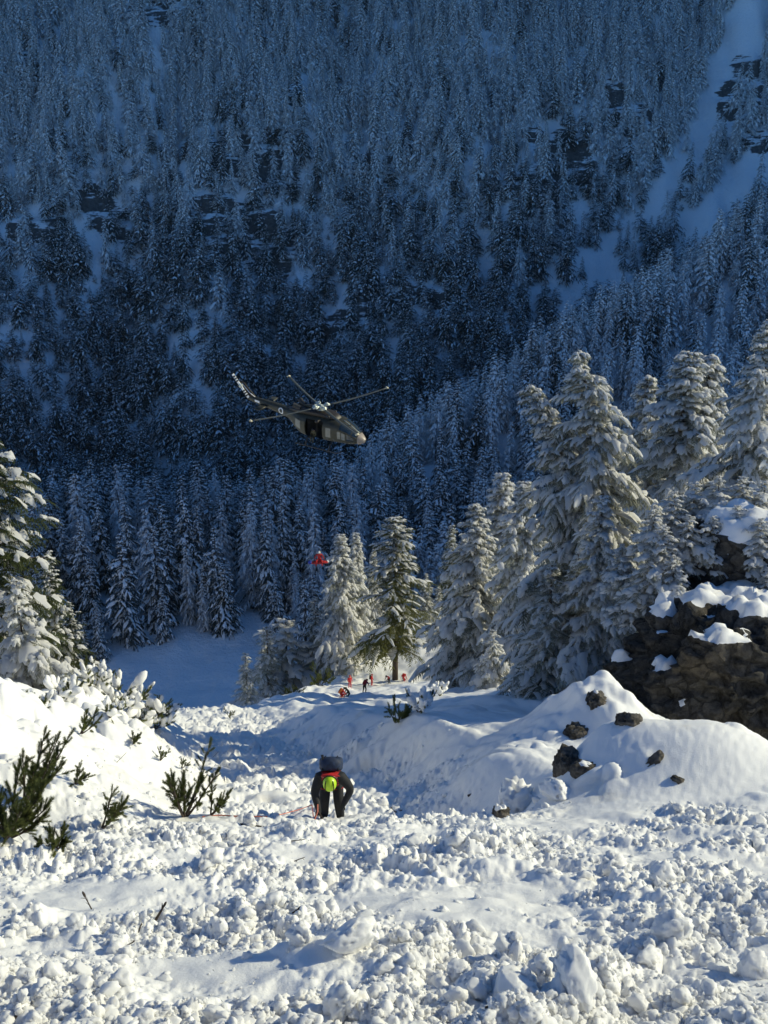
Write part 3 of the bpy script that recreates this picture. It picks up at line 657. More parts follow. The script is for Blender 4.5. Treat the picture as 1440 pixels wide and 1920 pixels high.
def rock_thing(name, label, cat, loc, half, seed, rotz=0, tilt=(0, 0), sub=5, mat=None, cover=.5, thick=.3, boxy=.55, group=None, amp=.16, strata=.06):
    v, f = rock_mesh(seed, half, sub, boxy, amp, strata)
    R = np.array((Matrix.Rotation(rotz, 3, 'Z') @ Matrix.Rotation(tilt[0], 3, 'X') @ Matrix.Rotation(tilt[1], 3, 'Y')))
    v = v @ R.T
    o = thing(name, label, cat, loc, 0, group)
    link('stone', mesh_np('stone', v, f, mat or M_ROCK, True), o)
    if cover < 1:
        n = vnormals(v, f)
        for _ in range(5 if sub > 4 else 2):
            a = np.zeros_like(n); c = np.zeros(len(v))
            for i, j in ((0, 1), (1, 2), (2, 0)):
                np.add.at(a, f[:, i], n[f[:, j]]); np.add.at(c, f[:, i], 1)
            n = n * .4 + .6 * a / c[:, None]
        up = n[:, 2] + rough(v, seed + 9, .34, .8, 4)
        t = sm(up, cover, cover + .35); keep = t[f].max(axis=1) > 0.02
        w = v + n * (-.04 + .10 * t)[:, None] + np.array([0, 0, 1.]) * (thick * t)[:, None]
        ff = f[keep]
        if len(ff) == 0: return o
        used, inv = np.unique(ff, return_inverse=True)
        link('snow_cap', mesh_np('snow_cap', w[used], inv.reshape(-1, 3), M_SNOWP, True), o)
    return o
p = unproj(1405, 1268, 30.5)
rock_thing('rock_outcrop', 'big dark limestone crag with a hanging snow cap, rising beside the mound', 'rock', p, (3.7, 2.2, 2.4), 3, .25, (0, .10), cover=.66, thick=.34, boxy=.5, sub=6, amp=.2, strata=.03)
p = unproj(1430, 1075, 33.5)
rock_thing('rock_outcrop', 'brown limestone face under the snow-draped pines, above the big crag', 'rock', p, (2.6, 1.9, 2.0), 8, -.2, (0, .05), cover=.55, thick=.3, boxy=.45)
for (px, py, Y, hw, hh, sd_, lab, tl) in [
        (1122, 1318, 24.6, .42, .38, 11, 'rounded knobbly rock with a snow-filled hollow', .2), 
        (1183, 1357, 23.6, .28, .32, 13, 'forked small rock on the upper hillock face', .4), (1090, 1375, 22.6, .45, .28, 14, 'low rock at the foot of the hillock', .1),
        (1071, 1432, 19.6, .36, .40, 16, 'pointed rock at the end of the smooth mound', .3),
        (1100, 1447, 19.2, .30, .18, 17, 'flat rock touching the pointed one under the mound', 0.), (1222, 1432, 17.0, .17, .40, 18, 'slanting grey-brown rock sticking out of the smooth snow mound', .5),
        (1275, 1465, 15.9, .16, .08, 19, 'dark sliver of rock under the mound\'s snow fold', .5), (940, 1526, 14.6, .19, .13, 20, 'brown rock bedded in the large snow block', .2),
        (742, 1523, 14.3, .20, .07, 21, 'flat brown stone on the lip behind the roped rescuer', 0.)]:
    p = ground_hit(px, py, 10.); g = p[2]
    rock_thing('rock', lab, 'rock', (p[0], p[1] + hw * .4, g - hh * .4), (hw * .85, hw * .7, hh * .9), sd_, sd_ * .7, (0, tl), sub=4, mat=M_ROCK2, cover=.85, thick=.03, boxy=.8, amp=.24)

# snow-smothered dwarf pines over the knoll
kp = [(1225, 985, 33.0, 1.2), (1262, 965, 33.6, 1.4), (1300, 950, 34.2, 1.5), (1345, 940, 34.0, 1.5), (1390, 940, 34.0, 1.5), (1430, 945, 33.5, 1.4), (1245, 1030, 32.2, 1.3), (1290, 1010, 32.6, 1.4),
      (1335, 1005, 32.6, 1.2), (1215, 1075, 32.0, 1.2), (1262, 1080, 31.6, 1.2), (1425, 1010, 32.0, 1.2), (1190, 1120, 32.5, 1.1), (1165, 1060, 34.0, 1.3), (1380, 985, 32.8, 1.2), (1440, 1090, 31.0, .8)]
for i, (px, py, Y, sz) in enumerate(kp):
    p = unproj(px, py, Y)
    o = thing('dwarf_pine', 'dwarf pine smothered in thick snow on the rock knoll', 'shrub', p - np.array([0, 0, sz * .9]), i * 1.9, 'snow-smothered dwarf pines on the knoll')
    o.scale = (sz * 2.1, sz * 2.1, sz * 1.5); tr, cr, sn = NEAR['lump']
    link('trunk', tr, o); c = link('crown', cr, o); tag(link('snow_load', sn, c), kind='stuff')

# ------------------------------------------------------------------ avalanche debris
def chunk(seed, sub, name, boxy=.7):
    v, f = ICO[sub]; d = v / np.linalg.norm(v, axis=1, keepdims=True); r = np.random.default_rng(seed)
    p = d * (1 + rough(d, seed, .34, 1.6, 4) + rough(d, seed + 5, .30, 3.4, 5, True))[:, None]
    for _ in range(3):                                  # broken faces
        n = r.normal(size=3); n /= np.linalg.norm(n); c = r.uniform(.45, .8); q = p @ n; p = p - np.outer(np.maximum(q - c, 0) * .8, n)
    p = p * r.uniform(.7, 1.25, 3)
    return mesh_np(name, p, f, M_SNOW, True)
chunks = [bpy.data.objects.new('snow_lump', chunk(60 + k, 3, 'snow_lump')) for k in range(8)]
n = 56000
yy = 1 / rng.uniform(1 / 60., 1 / 5.0, n); xx = yy * rng.uniform(-.46, .46, n)
wl_, wr_, _, _ = masks(xx, yy); dmk = debris_mask(xx, yy, wl_, wr_)
pt = np.clip(.40 + 1.5 * fbm(xx / 2.2, yy / 1.6, 55, 3) + .6 * fbm(xx * .9, yy * .9, 57, 2), .02, 1)
k = rng.uniform(0, 1, n) < dmk * pt; xx, yy = xx[k], yy[k]; n = len(xx)
sz = np.clip(.0085 * np.power(rng.uniform(0, 1, n), -.58), .0085, .08) * np.clip(.75 + yy / 40, .8, 2.0)
zz = H(xx, yy, True) + sz * rng.uniform(-.75, .15, n)
scatter('snow_debris', np.stack([xx, yy, zz], -1), rng.uniform(0, 6.28, (n, 3)), sz[:, None] * rng.uniform(.75, 1.25, (n, 3)), rng.integers(0, 8, n), chunks, 'loose avalanche snow lumps strewn over the slope', 'snow debris')
for i, (px, py, r0, lab) in enumerate([
        (655, 1760, .22, 'upright cracked snow block in the debris field'), (565, 1752, .16, 'squat shaded snow lump by the upright cracked block'), (1262, 1740, .17, 'shaded snow block with a flat dark underside'),
        (780, 1572, .15, 'cube-like snow lump on the lip beyond the trampled debris'), (860, 1812, .12, 'pale wedge of snow among small crumbs'), (960, 1850, .16, 'smooth snow boulder lying on churned debris'),
        (1080, 1835, .18, 'crusty snow slab tilted up in the debris'), (1215, 1800, .17, 'long shaded snow slab leaning on the debris'), (1415, 1815, .16, 'angular grey snow block with a sharp edge'),
        (640, 1880, .16, 'broad crumbly snow lump with a hollow side'), (1045, 1480, .34, 'crumbling end of the large snow block'), (965, 1500, .55, 'large rounded snow block holding a brown rock'),
        (1240, 1635, .15, 'split snow lump among trampled crumbs'), (470, 1530, .15, 'snow lump where the rope crosses'), (390, 1600, .16, 'snow lump below the dark dwarf pine'), (1145, 1618, .17, 'heaped snow lump under the smooth mound')]):
    p = ground_hit(px, py + 12)
    me = chunk(200 + i, 4, 'snow_block'); o = link('snow_block', me); tag(o, lab, 'snow block', 'large snow blocks'); r0 *= .8
    o.location = (p[0], p[1], p[2] + r0 * .30); o.rotation_euler = (random.uniform(-.4, .4), random.uniform(-.4, .4), random.uniform(0, 6.28)); o.scale = (r0 * 1.15, r0, r0)

# ------------------------------------------------------------------ mountain pines poking out of the snow
def shoot_arrays(r, O, D, L, nn):
    "bottle-brush shoots: thin needle blades round each shoot axis"
    n = len(O); a = r.uniform(.05, 1.0, (n, nn)); ph = r.uniform(0, 6.28, (n, nn))
    ref = np.where(np.abs(D[:, 2:3]) < .9, np.array([[0, 0, 1.]]), np.array([[1., 0, 0]])); A = np.cross(D, ref); A /= np.linalg.norm(A, axis=1, keepdims=True); B = np.cross(D, A)
    base = O[:, None] + D[:, None] * (a * L[:, None])[..., None]
    out = A[:, None] * np.cos(ph)[..., None] + B[:, None] * np.sin(ph)[..., None]
    nl = (.32 * L[:, None] + .012) * r.uniform(.7, 1.15, (n, nn)) * (1 - .35 * a)
    tip = base + (out * .80 + D[:, None] * .75) * nl[..., None]
    sd_ = np.cross(D[:, None], out) * np.clip(.02 * L, .0028, .02)[:, None, None]
    v = np.stack([base + sd_, base - sd_, tip], 2).reshape(-1, 3)
    return v, np.arange(len(v)).reshape(-1, 3)
def mugo(name, label, loc, height, nbr, seed, lean=(0, 0), spread=.6, nsh=9, snow=0.0, shoot=.13, cat='shrub', mat=None, group=None):
    r = np.random.default_rng(seed); o = thing(name, label, cat, loc, 0, group); br = MB(); SO = []; SDv = []; SL = []; PD = []
    nbr = int(nbr * 1.15); nsh = int(nsh * 1.6)
    for b in range(nbr):
        az = b * 2.4 + r.uniform(-.4, .4); el = r.uniform(.35, 1.2)
        d = np.array([math.cos(az) * spread + lean[0], math.sin(az) * spread + lean[1], el]); d /= np.linalg.norm(d); L = height * r.uniform(.55, 1.05)
        pts = []
        for q in np.linspace(0, 1, 6):
            pts.append(d * L * q + np.array([0, 0, .22 * L * (q * q - .35 * q)]) + r.normal(0, .01, 3) * q)
        rb = .012 + .012 * height; br.tube(pts, [rb * (1 - .75 * q) for q in np.linspace(0, 1, 6)], 5)
        for j in range(nsh):
            q = .32 + .68 * (j + r.uniform(0, 1)) / nsh; k = min(int(q * 5), 4); t = q * 5 - k; P = pts[k] * (1 - t) + pts[k + 1] * t
            sd_ = r.normal(0, .55, 3); dd = d * .75 + sd_ * (1.0 if q < .93 else .2) + np.array([0, 0, .45]); dd /= np.linalg.norm(dd)
            sl = shoot * r.uniform(.7, 1.35); 
            if j % 2 == 0 and q < .9:
                br.tube([P, P + dd * sl * .6], [.006, .003], 4); P2 = P + dd * sl * .5
            else: P2 = P
            SO.append(P2); SDv.append(dd); SL.append(sl)
            if r.uniform() < snow: PD.append((P2, dd, sl))
    O, D, L = np.array(SO), np.array(SDv), np.array(SL)
    link('stem', br.mesh('stem', M_BARK), o)
    v, f = shoot_arrays(r, O, D, L, 140); c = link('foliage', mesh_np('foliage', v, f, mat or M_MUGO, False), o)
    if PD:
        m = MB()
        for P, dd, sl in PD:
            R = Vector(dd).to_track_quat('X', 'Z').to_matrix(); q_ = r.uniform(.7, 1.5); m.ellipsoid(P + dd * sl * .4 + np.array([0, 0, .1 * sl]) + r.normal(0, .1, 3) * sl, (sl * .8 * q_, sl * .5 * r.uniform(.6, 1.4), sl * .34 * q_), R, 7, 5)
        tag(link('snow_load', m.mesh('snow_load', M_SNOWP), c), kind='stuff')
    return o
for i, (px, py, Yh, h, nb, lean, spread, nsh, sn, sh, lab) in enumerate([
        (45, 1500, 10.8, 1.05, 7, (.55, 0.), .45, 12, 0., .15, 'large green mountain pine leaning out of the left snow bank'),
        (-5, 1440, 11.6, .9, 7, (.3, .1), .55, 12, 0., .15, 'bushy dark mountain pine beside the large leaning one'),
        (10, 1570, 10.2, .75, 6, (.25, .0), .6, 12, 0., .14, 'low green mountain pine at the edge of the debris'),
        (345, 1530, 13.6, 1.05, 7, (.12, 0.), .42, 12, 0., .14, 'upright dark mountain pine standing alone above the rope'),
        (395, 1528, 13.4, .42, 4, (.5, 0.), .5, 9, 0., .11, 'small pine tuft at the foot of the upright mountain pine'),
        (190, 1552, 11.8, .55, 4, (.7, 0.), .35, 9, 0., .12, 'sprawling pine branch lying on the snow at the bank foot'),
        (105, 1592, 11.0, .22, 5, (0, 0.), .9, 8, 0., .11, 'flattened green pine tuft pressed into the snow'),
        (270, 1300, 34., 1.35, 7, (.3, 0.), .7, 8, .32, .25, 'snow-capped mountain pine on the bank crest'),
        (235, 1265, 36., 1.3, 7, (.2, 0.), .8, 8, .36, .25, 'snow-heavy mountain pine just above the crest one'),
        (215, 1300, 32., 1.1, 7, (.4, 0.), .8, 8, .3, .24, 'straggly snow-dusted mountain pine below the crest'),
        (290, 1365, 26., 1.0, 6, (.6, 0.), .6, 9, .25, .26, 'half-buried mountain pine sliding down the bank'),
        (110, 1270, 26., .9, 6, (.3, 0.), .8, 8, .3, .2, 'mountain pine sunk between the snow pillows'),
        (170, 1235, 34., 1.1, 7, (.2, 0.), .8, 8, .35, .24, 'mountain pine with snow cushions below the small spruce'),
        (150, 1375, 16., .6, 4, (.7, 0.), .5, 9, 0., .14, 'thin pine twig reaching from the pillow snow'),
        (742, 1355, 40., .8, 6, (.3, 0.), .8, 8, .0, .24, 'dark dwarf pine peeping out of the shaded bank'),
        (600, 1245, 120., 2.4, 7, (0, 0.), .9, 8, 0., .6, 'dark juniper mound on the snow shelf'),
        (545, 1255, 112., 1.6, 6, (0, 0.), .9, 8, 0., .5, 'little dark bush on the slope of the shelf'),
        (785, 1335, 55., .75, 5, (0, 0.), .6, 7, .6, .2, 'snow-hooded bush on the brow of the bank'),
        (825, 1305, 68., .9, 5, (0, 0.), .6, 7, .6, .24, 'bent snow-hooded shrub farther up the bank'),
        (60, 1300, 22., .5, 5, (.4, 0.), .7, 8, .25, .17, 'pine tuft half sunk in the highest snow pillows'),
        (205, 1345, 22., .45, 4, (.5, 0.), .7, 7, .2, .16, 'snow-dabbed pine tuft midway up the sunny bank'),
        (250, 1395, 18., .30, 4, (.5, 0.), .7, 6, 0., .12, 'low pine sprig under the half-buried mountain pine'),
        (140, 1470, 13., .30, 3, (.6, 0.), .6, 6, 0., .11, 'small pine sprig near the large leaning mountain pine'),
        (300, 1425, 17., .32, 3, (.5, 0.), .6, 6, 0., .1, 'sparse pine sprig on the smooth left snow'),
        (430, 1345, 38., .55, 4, (.2, 0.), .7, 6, 0., .2, 'tiny scrubby pine in the upper gully'),
        (340, 1440, 18., .22, 3, (.5, 0.), .6, 5, 0., .1, 'tiny pine sprig next to the sparse one')]):
    p = ground_hit(px, py) if 0 <= i and py > 1300 else unproj(px, py, Yh)
    if py <= 1300 or px < 0:
        p = unproj(px, py, Yh); p = np.array([p[0], p[1], Hs(p[0], p[1], True)])
    mugo('mountain_pine', lab, p - np.array([0, 0, .06 * h]), h, nb, 300 + i, lean, spread, nsh, sn, sh)
# twigs torn off by the avalanche
def twig(px, py, L, seed, label, up=.5, az=0., cone=False, r0=.008):
    r = np.random.default_rng(seed); p = ground_hit(px, py); m = MB()
    d = np.array([math.cos(az), math.sin(az) * .5, up]); d /= np.linalg.norm(d)
    pts = [p - d * .04 + d * (L + .04) * q + r.normal(0, .012, 3) * L * q for q in np.linspace(0, 1, 6)]
    m.tube(pts, [r0 * (1 - .5 * q) for q in np.linspace(0, 1, 6)], 5)
    for k in (2, 3, 4):
        e = r.normal(0, .6, 3) + d; e /= np.linalg.norm(e); m.tube([pts[k], pts[k] + e * L * .3], [r0 * .6, r0 * .2], 4)
    o = m.build('broken_twig', M_TWIG); tag(o, label, 'twig')
    if cone:
        o2 = MB(); o2.ellipsoid(pts[5], (.013, .012, .035), Vector(d).to_track_quat('Z', 'Y').to_matrix(), 7, 6); c = o2.build('cone', M_TWIG, o)
    return o
twig(172, 1705, .16, 1, 'dark twig with a seed head on the stained snow', .9, 2.2, True)
twig(292, 1725, .17, 2, 'pair of dark bark splinters standing in the snow', 1.4, .6, True, .016)
twig(240, 1772, .07, 3, 'stubby dark twig below the bark splinters', .5, .4)
twig(262, 1742, .05, 4, 'tiny twig crumb beside the stained snow', .4, 1.4)
twig(455, 1546, .55, 5, 'long dark stick lying across the debris crest', .02, -.4, r0=.016)
twig(548, 1577, .20, 6, 'bushy twig scrap below the rope', .3, -.6)
twig(552, 1615, .14, 7, 'dark pine scrap on the churned snow', .3, .4)
twig(555, 1708, .05, 8, 'speck of bark in the open debris', .6, .4, True)
twig(632, 1900, .22, 9, 'bent dry grass stalks at a snow lump', .9, .6, r0=.004)
twig(920, 1885, .03, 10, 'black bark speck among clean snow crumbs', .3, .4, True)
twig(25, 1908, .20, 11, 'dirty bark strip in the snow edge', .03, .1, r0=.022)
twig(880, 1492, 1.1, 12, 'dark broken branch wedged along the gully edge', .30, .35, r0=.03)
twig(400, 1420, .3, 13, 'dry stalk standing in the smooth gully snow', .8, .5, r0=.008)
twig(220, 1430, .3, 14, 'dry bent stalk on the sunny pillow snow', .8, .6, r0=.008)

# ------------------------------------------------------------------ people
M_BLACK = simple('black_softshell', (.012, .013, .015), .75, var=.4, scale=14, bumpy=.01)
M_RED = simple('red_jacket', (.50, .022, .022), .65, var=.3, scale=12, bumpy=.01)
M_DKRED = simple('dark_red_jacket', (.26, .016, .02), .65, var=.3, scale=12)
M_NAVY = simple('navy_pack', (.018, .030, .065), .7, var=.4, scale=16, bumpy=.01)
M_OLIVE = simple('olive_cloth', (.075, .068, .035), .8, var=.3, scale=12)
M_LIME = simple('lime_helmet', (.50, .72, .02), .35, var=.06, scale=6, spec=.5)
M_WHITE = simple('white_shell', (.78, .78, .76), .4, var=.05, scale=6)
M_SKIN = simple('skin', (.52, .33, .24), .55, var=.1, scale=20)
M_ORANGE = simple('orange_cloth', (.60, .16, .03), .7, var=.2, scale=12)
M_ROPE = simple('salmon_rope', (.66, .22, .15), .8, var=.25, scale=90)
M_BLUE = simple('blue_cloth', (.03, .05, .32), .7, var=.2, scale=12)
def skin_body(name, J, E, mats, seg_mat, sub=1):
    "one continuous body grown round a skeleton; material by nearest limb"
    keys = list(J); me = bpy.data.meshes.new(name); me.from_pydata([J[k][0] for k in keys], [(keys.index(a), keys.index(b)) for a, b in E], [])
    o = bpy.data.objects.new(name, me); COL.objects.link(o)
    md = o.modifiers.new('skin', 'SKIN'); md.use_smooth_shade = True
    sv = me.skin_vertices[0].data
    for i, k in enumerate(keys):
        rr = J[k][1]; sv[i].radius = (rr, rr) if not isinstance(rr, tuple) else rr
    sv[0].use_root = True
    ms = o.modifiers.new('sub', 'SUBSURF'); ms.levels = sub; ms.render_levels = sub
    dg = bpy.context.evaluated_depsgraph_get(); dg.update(); ev = o.evaluated_get(dg); m2 = bpy.data.meshes.new_from_object(ev)
    bpy.data.objects.remove(o); bpy.data.meshes.remove(me)
    m2.materials.clear()
    for m in mats: m2.materials.append(m)
    seg = [(Vector(J[a][0]), Vector(J[b][0]), seg_mat(a, b)) for a, b in E]
    for p in m2.polygons:
        c = p.center; best = 1e9; mi = 0
        for a, b, q in seg:
            ab = b - a; t = max(0, min(1, (c - a).dot(ab) / max(ab.length_squared, 1e-9))); d = (c - a - ab * t).length
            if d < best: best = d; mi = q
        p.material_index = mi; p.use_smooth = True
    m2.name = name; return m2
def skeleton(pose):
    "pose gives joint places; hands get a palm, four fingers and a thumb"
    J = dict(pelvis=(pose['pelvis'], (.16, .13)), spine=(pose['spine'], (.16, .13)), chest=(pose['chest'], (.18, .14)), neck=(pose['neck'], .065), head=(pose['head'], .088), crown=(pose['crown'], .075))
    E = [('pelvis', 'spine'), ('spine', 'chest'), ('chest', 'neck'), ('neck', 'head'), ('head', 'crown')]
    for s in 'LR':
        J['sh' + s] = (pose['sh' + s], .085); J['el' + s] = (pose['el' + s], .062); J['wr' + s] = (pose['wr' + s], .042)
        w = Vector(pose['wr' + s]); d = (w - Vector(pose['el' + s])).normalized(); a = d.cross(Vector((0, 0, 1)));  a = a.normalized() if a.length > .05 else Vector((1, 0, 0)); b = d.cross(a)
        sg = 1 if s == 'R' else -1
        J['pa' + s] = (tuple(w + d * .06), (.042, .022))
        E += [('chest', 'sh' + s), ('sh' + s, 'el' + s), ('el' + s, 'wr' + s), ('wr' + s, 'pa' + s)]
        for q in range(4):
            r0 = w + d * .085 + a * (q - 1.5) * .023; ln = (.075, .085, .08, .062)[q]
            J['f%d' % q + s] = (tuple(r0 + d * ln * .5 + b * .012), .010); J['g%d' % q + s] = (tuple(r0 + d * ln * .8 + b * .045), .008)
            E += [('pa' + s, 'f%d' % q + s), ('f%d' % q + s, 'g%d' % q + s)]
        J['th' + s] = (tuple(w + d * .055 + a * .055 * -sg + b * .02), .011); J['tt' + s] = (tuple(w + d * .095 + a * .055 * -sg + b * .045), .009)
        E += [('pa' + s, 'th' + s), ('th' + s, 'tt' + s)]
        J['hi' + s] = (pose['hi' + s], .105); J['kn' + s] = (pose['kn' + s], .078); J['an' + s] = (pose['an' + s], .055); J['to' + s] = (pose['to' + s], .045)
        E += [('pelvis', 'hi' + s), ('hi' + s, 'kn' + s), ('kn' + s, 'an' + s), ('an' + s, 'to' + s)]
    return J, E
def seg_mat_fn(a, b):
    k = (a[:2], b[:2])
    if b in ('head', 'crown'): return 3
    if b[:2] in ('el', 'wr'): return 1
    if b[:2] in ('pa', 'th', 'tt') or b[0] in 'fg' and b[1].isdigit(): return 4
    if b[:2] in ('hi', 'kn', 'an', 'to'): return 2
    return 0
def helmet_parts(o, head, crown, mat, band=None):
    h = Vector(head); u = (Vector(crown) - h).normalized(); R = u.to_track_quat('Z', 'Y').to_matrix(); c = h + u * .055
    m = MB(); rings = []
    for j in range(9):
        ph = math.pi * .56 * j / 8; rings.append([c + R @ Vector((.118 * math.sin(ph) * math.cos(t), .142 * math.sin(ph) * math.sin(t), .125 * math.cos(ph))) for t in np.linspace(0, 2 * math.pi, 18, endpoint=False)])
    rings.append([c + R @ Vector((.124 * math.cos(t), .148 * math.sin(t), -.035)) for t in np.linspace(0, 2 * math.pi, 18, endpoint=False)])
    m.loft(rings, cap=False); hm_ = m.build('helmet', mat, o)
    if band:
        b = MB()
        for s in (-1, 1):
            b.tube([c + R @ Vector((s * .075 * math.cos(q * .6), .12 * math.sin(q), .10 * math.cos(q) + .012)) for q in np.linspace(-1.15, 1.15, 9)], .008, 6)
        b.tube([c + R @ Vector((.127 * math.cos(t), .151 * math.sin(t), -.03)) for t in np.linspace(0, 2 * math.pi, 20)], .009, 6)
        b.build('helmet_trim', band, hm_)
    f = MB(); fw = R @ Vector((0, 1, 0))
    return c, R
def face_part(o, head, crown, fwd):
    h = Vector(head); u = (Vector(crown) - h).normalized(); f = Vector(fwd); f = (f - u * f.dot(u)).normalized(); r = f.cross(u); m = MB()
    c = h + u * .01
    m.ellipsoid(c + f * .092 - u * .005, (.012, .018, .022)); m.ellipsoid(c + f * .08 - u * .05, (.025, .012, .008))
    fa = m.build('face', M_SKIN, o); e = MB()
    for s in (-1, 1): e.ellipsoid(c + f * .082 + u * .025 + r * s * .032, (.011, .008, .008))
    e.build('eyes', M_BLACK, fa)
def backpack(o, base, along, out, size, mat, lid=None):
    "pack lying along the back: base = lower back, along = up the spine, out = away from the back"
    a = Vector(along).normalized(); n = Vector(out); n = (n - a * n.dot(a)).normalized(); r = a.cross(n); L, W, D = size; m = MB(); rings = []
    for q in np.linspace(0, 1, 9):
        k = math.sin(math.pi * (.12 + .76 * q)) ** .3; cen = Vector(base) + a * L * q + n * D * .5; ring = []
        for t in np.linspace(0, 2 * math.pi, 16, endpoint=False):
            cx, sx_ = math.cos(t), math.sin(t); e = .45; ring.append(cen + r * (W * .5 * k * math.copysign(abs(cx) ** e, cx)) + n * (D * .5 * k * math.copysign(abs(sx_) ** e, sx_)))
        rings.append(ring)
    m.loft(rings); b = m.build('backpack', mat, o)
    l = MB(); l.ellipsoid(Vector(base) + a * L * .97 + n * D * .55, (W * .46, D * .5, .09), Matrix((r, n, a)).transposed(), 12, 8); l.build('pack_lid', lid or mat, b)
    s = MB()
    for sg in (-1, 1):
        s.tube([Vector(base) + a * L * q + r * sg * W * .32 + n * (-.0 if q < .9 else .05) for q in (.1, .5, .9, 1.02)], .016, 6)
        s.tube([Vector(base) + a * L * q + r * sg * W * .25 + n * D * 1.0 for q in (.15, .5, .85)], .010, 5)
    s.build('pack_straps', M_BLACK, b)
    g = MB(); g.tube([Vector(base) + a * L * 1.0 + r * W * .30 + n * D * .8, Vector(base) + a * L * 1.02 + r * W * .34 + n * (D * .8 + .09)], [.02, .026], 7); g.build('pack_handle', M_BLACK, b)
    return b
# --- the roped rescuer bending over in the gully
foot = unproj(622, 1526, 14.9); foot[2] = float(np.mean(H(foot[0] + np.array([-.15, 0, .15]), np.array([14.9, 14.9, 14.9]), True)))
BENT = dict(pelvis=(0, .14, .80), spine=(0, -.02, .90), chest=(0, -.19, .99), neck=(0, -.33, 1.07), head=(0, -.42, 1.05), crown=(0, -.51, 1.03),
            shL=(-.20, -.22, 1.01), elL=(-.28, -.31, .76), wrL=(-.21, -.44, .55), shR=(.20, -.22, 1.01), elR=(.36, -.20, .76), wrR=(.23, -.30, .55),
            hiL=(-.10, .12, .76), knL=(-.13, -.02, .42), anL=(-.14, .10, .08), toL=(-.17, -.09, .03), hiR=(.10, .12, .76), knR=(.13, -.05, .42), anR=(.15, .06, .07), toR=(.17, -.13, .02))
J, E = skeleton(BENT)
for k_, r_k in dict(pelvis=(.19, .16), spine=(.21, .17), chest=(.22, .17), shL=.105, shR=.105, elL=.08, elR=.08, wrL=.055, wrR=.055, hiL=.12, hiR=.12, knL=.098, knR=.098, anL=.08, anR=.08).items(): J[k_] = (J[k_][0], r_k)
pr = thing('person', 'roped rescuer in black and red with lime helmet and navy pack, bending over', 'person', (foot[0], foot[1] + .02, foot[2] - .05)); pr.scale = (.94, .94, .94)
pb = skin_body('body', J, E, [M_RED, M_BLACK, M_BLACK, M_SKIN, M_BLACK], seg_mat_fn, 2)
for q in pb.polygons:
    if q.material_index == 0 and abs(q.center.x) > .135: q.material_index = 1          # black sleeves and side panels
link('body', pb, pr)
helmet_parts(pr, BENT['head'], BENT['crown'], M_LIME, M_BLACK); face_part(pr, BENT['head'], BENT['crown'], (0, -.2, -1))
backpack(pr, (0, .24, .88), (0, -.47, .24), (0, .4, .8), (.54, .42, .25), M_NAVY)
hb = MB(); hb.tube([(.19 * math.cos(t), .10 + .16 * math.sin(t) * .9, .80 + .08 * math.sin(t)) for t in np.linspace(0, 2 * math.pi, 22)], .017, 6)
for s in (-1, 1): hb.tube([(s * .10 + .12 * math.cos(t), .09 + .12 * math.sin(t), .66) for t in np.linspace(0, 2 * math.pi, 16)], .014, 6)
hb.build('harness', M_DKRED, pr)
bt = MB()
for s in 'LR':
    a = Vector(BENT['an' + s]); t = Vector(BENT['to' + s])
    bt.tube([a + Vector((0, .02, .16)), a + Vector((0, 0, .06)), a + Vector((0, .0, -.01))], [.066, .07, .068], 9); bt.ellipsoid((a + t) / 2 + Vector((0, 0, -.01)), (.062, .16, .055))
bt.build('boots', M_BLACK, pr)
hand = Vector((foot[0] - .20, foot[1] - .47, foot[2] + .44))
rp = [hand + Vector((.0, .03, .12)), hand, hand + Vector((-.06, -.03, -.16))]
for (px, py) in [(585, 1513), (560, 1522), (530, 1530), (500, 1533), (470, 1534), (440, 1532), (410, 1530), (380, 1533)]:
    g = ground_hit(px, py); rp.append(Vector((g[0], g[1], g[2] + (.05 if px > 500 else .015))))
m = MB(); m.tube(rp, .011, 7); tag(m.build('climbing_rope', M_ROPE), 'thin salmon-pink rope running from the bending rescuer across the snow', 'rope')
m = MB(); sl = [hand + Vector((0, .02, .02)), hand + Vector((.10, .0, -.16)), hand + Vector((.02, .03, -.26)), hand + Vector((-.08, .0, -.18)), hand + Vector((0, .02, .02))]
m.tube(sl, .008, 6); tag(m.build('rope_sling', M_TWIG), 'small dark sling hanging from the bending rescuer\'s hand', 'sling')

# --- the ground party by the larch
STAND = dict(pelvis=(0, 0, .95), spine=(0, 0, 1.14), chest=(0, -.01, 1.34), neck=(0, -.02, 1.52), head=(0, -.04, 1.62), crown=(0, -.05, 1.72),
             shL=(-.19, 0, 1.42), elL=(-.27, -.02, 1.13), wrL=(-.23, -.18, .95), shR=(.19, 0, 1.42), elR=(.28, .02, 1.13), wrR=(.24, -.12, .93),
             hiL=(-.10, 0, .90), knL=(-.12, -.03, .48), anL=(-.13, .04, .08), toL=(-.15, -.14, .03), hiR=(.10, 0, .90), knR=(.13, -.05, .48), anR=(.14, .02, .08), toR=(.16, -.15, .03))
STOOP = dict(pelvis=(0, .10, .88), spine=(0, -.02, 1.03), chest=(0, -.18, 1.16), neck=(0, -.32, 1.24), head=(0, -.40, 1.28), crown=(0, -.47, 1.34),
             shL=(-.19, -.22, 1.20), elL=(-.25, -.34, .95), wrL=(-.16, -.50, .78), shR=(.19, -.22, 1.20), elR=(.26, -.33, .95), wrR=(.17, -.50, .78),
             hiL=(-.10, .09, .84), knL=(-.13, -.05, .46), anL=(-.14, .08, .08), toL=(-.15, -.11, .03), hiR=(.10, .09, .84), knR=(.15, -.02, .46), anR=(.15, .16, .08), toR=(.17, -.02, .03))
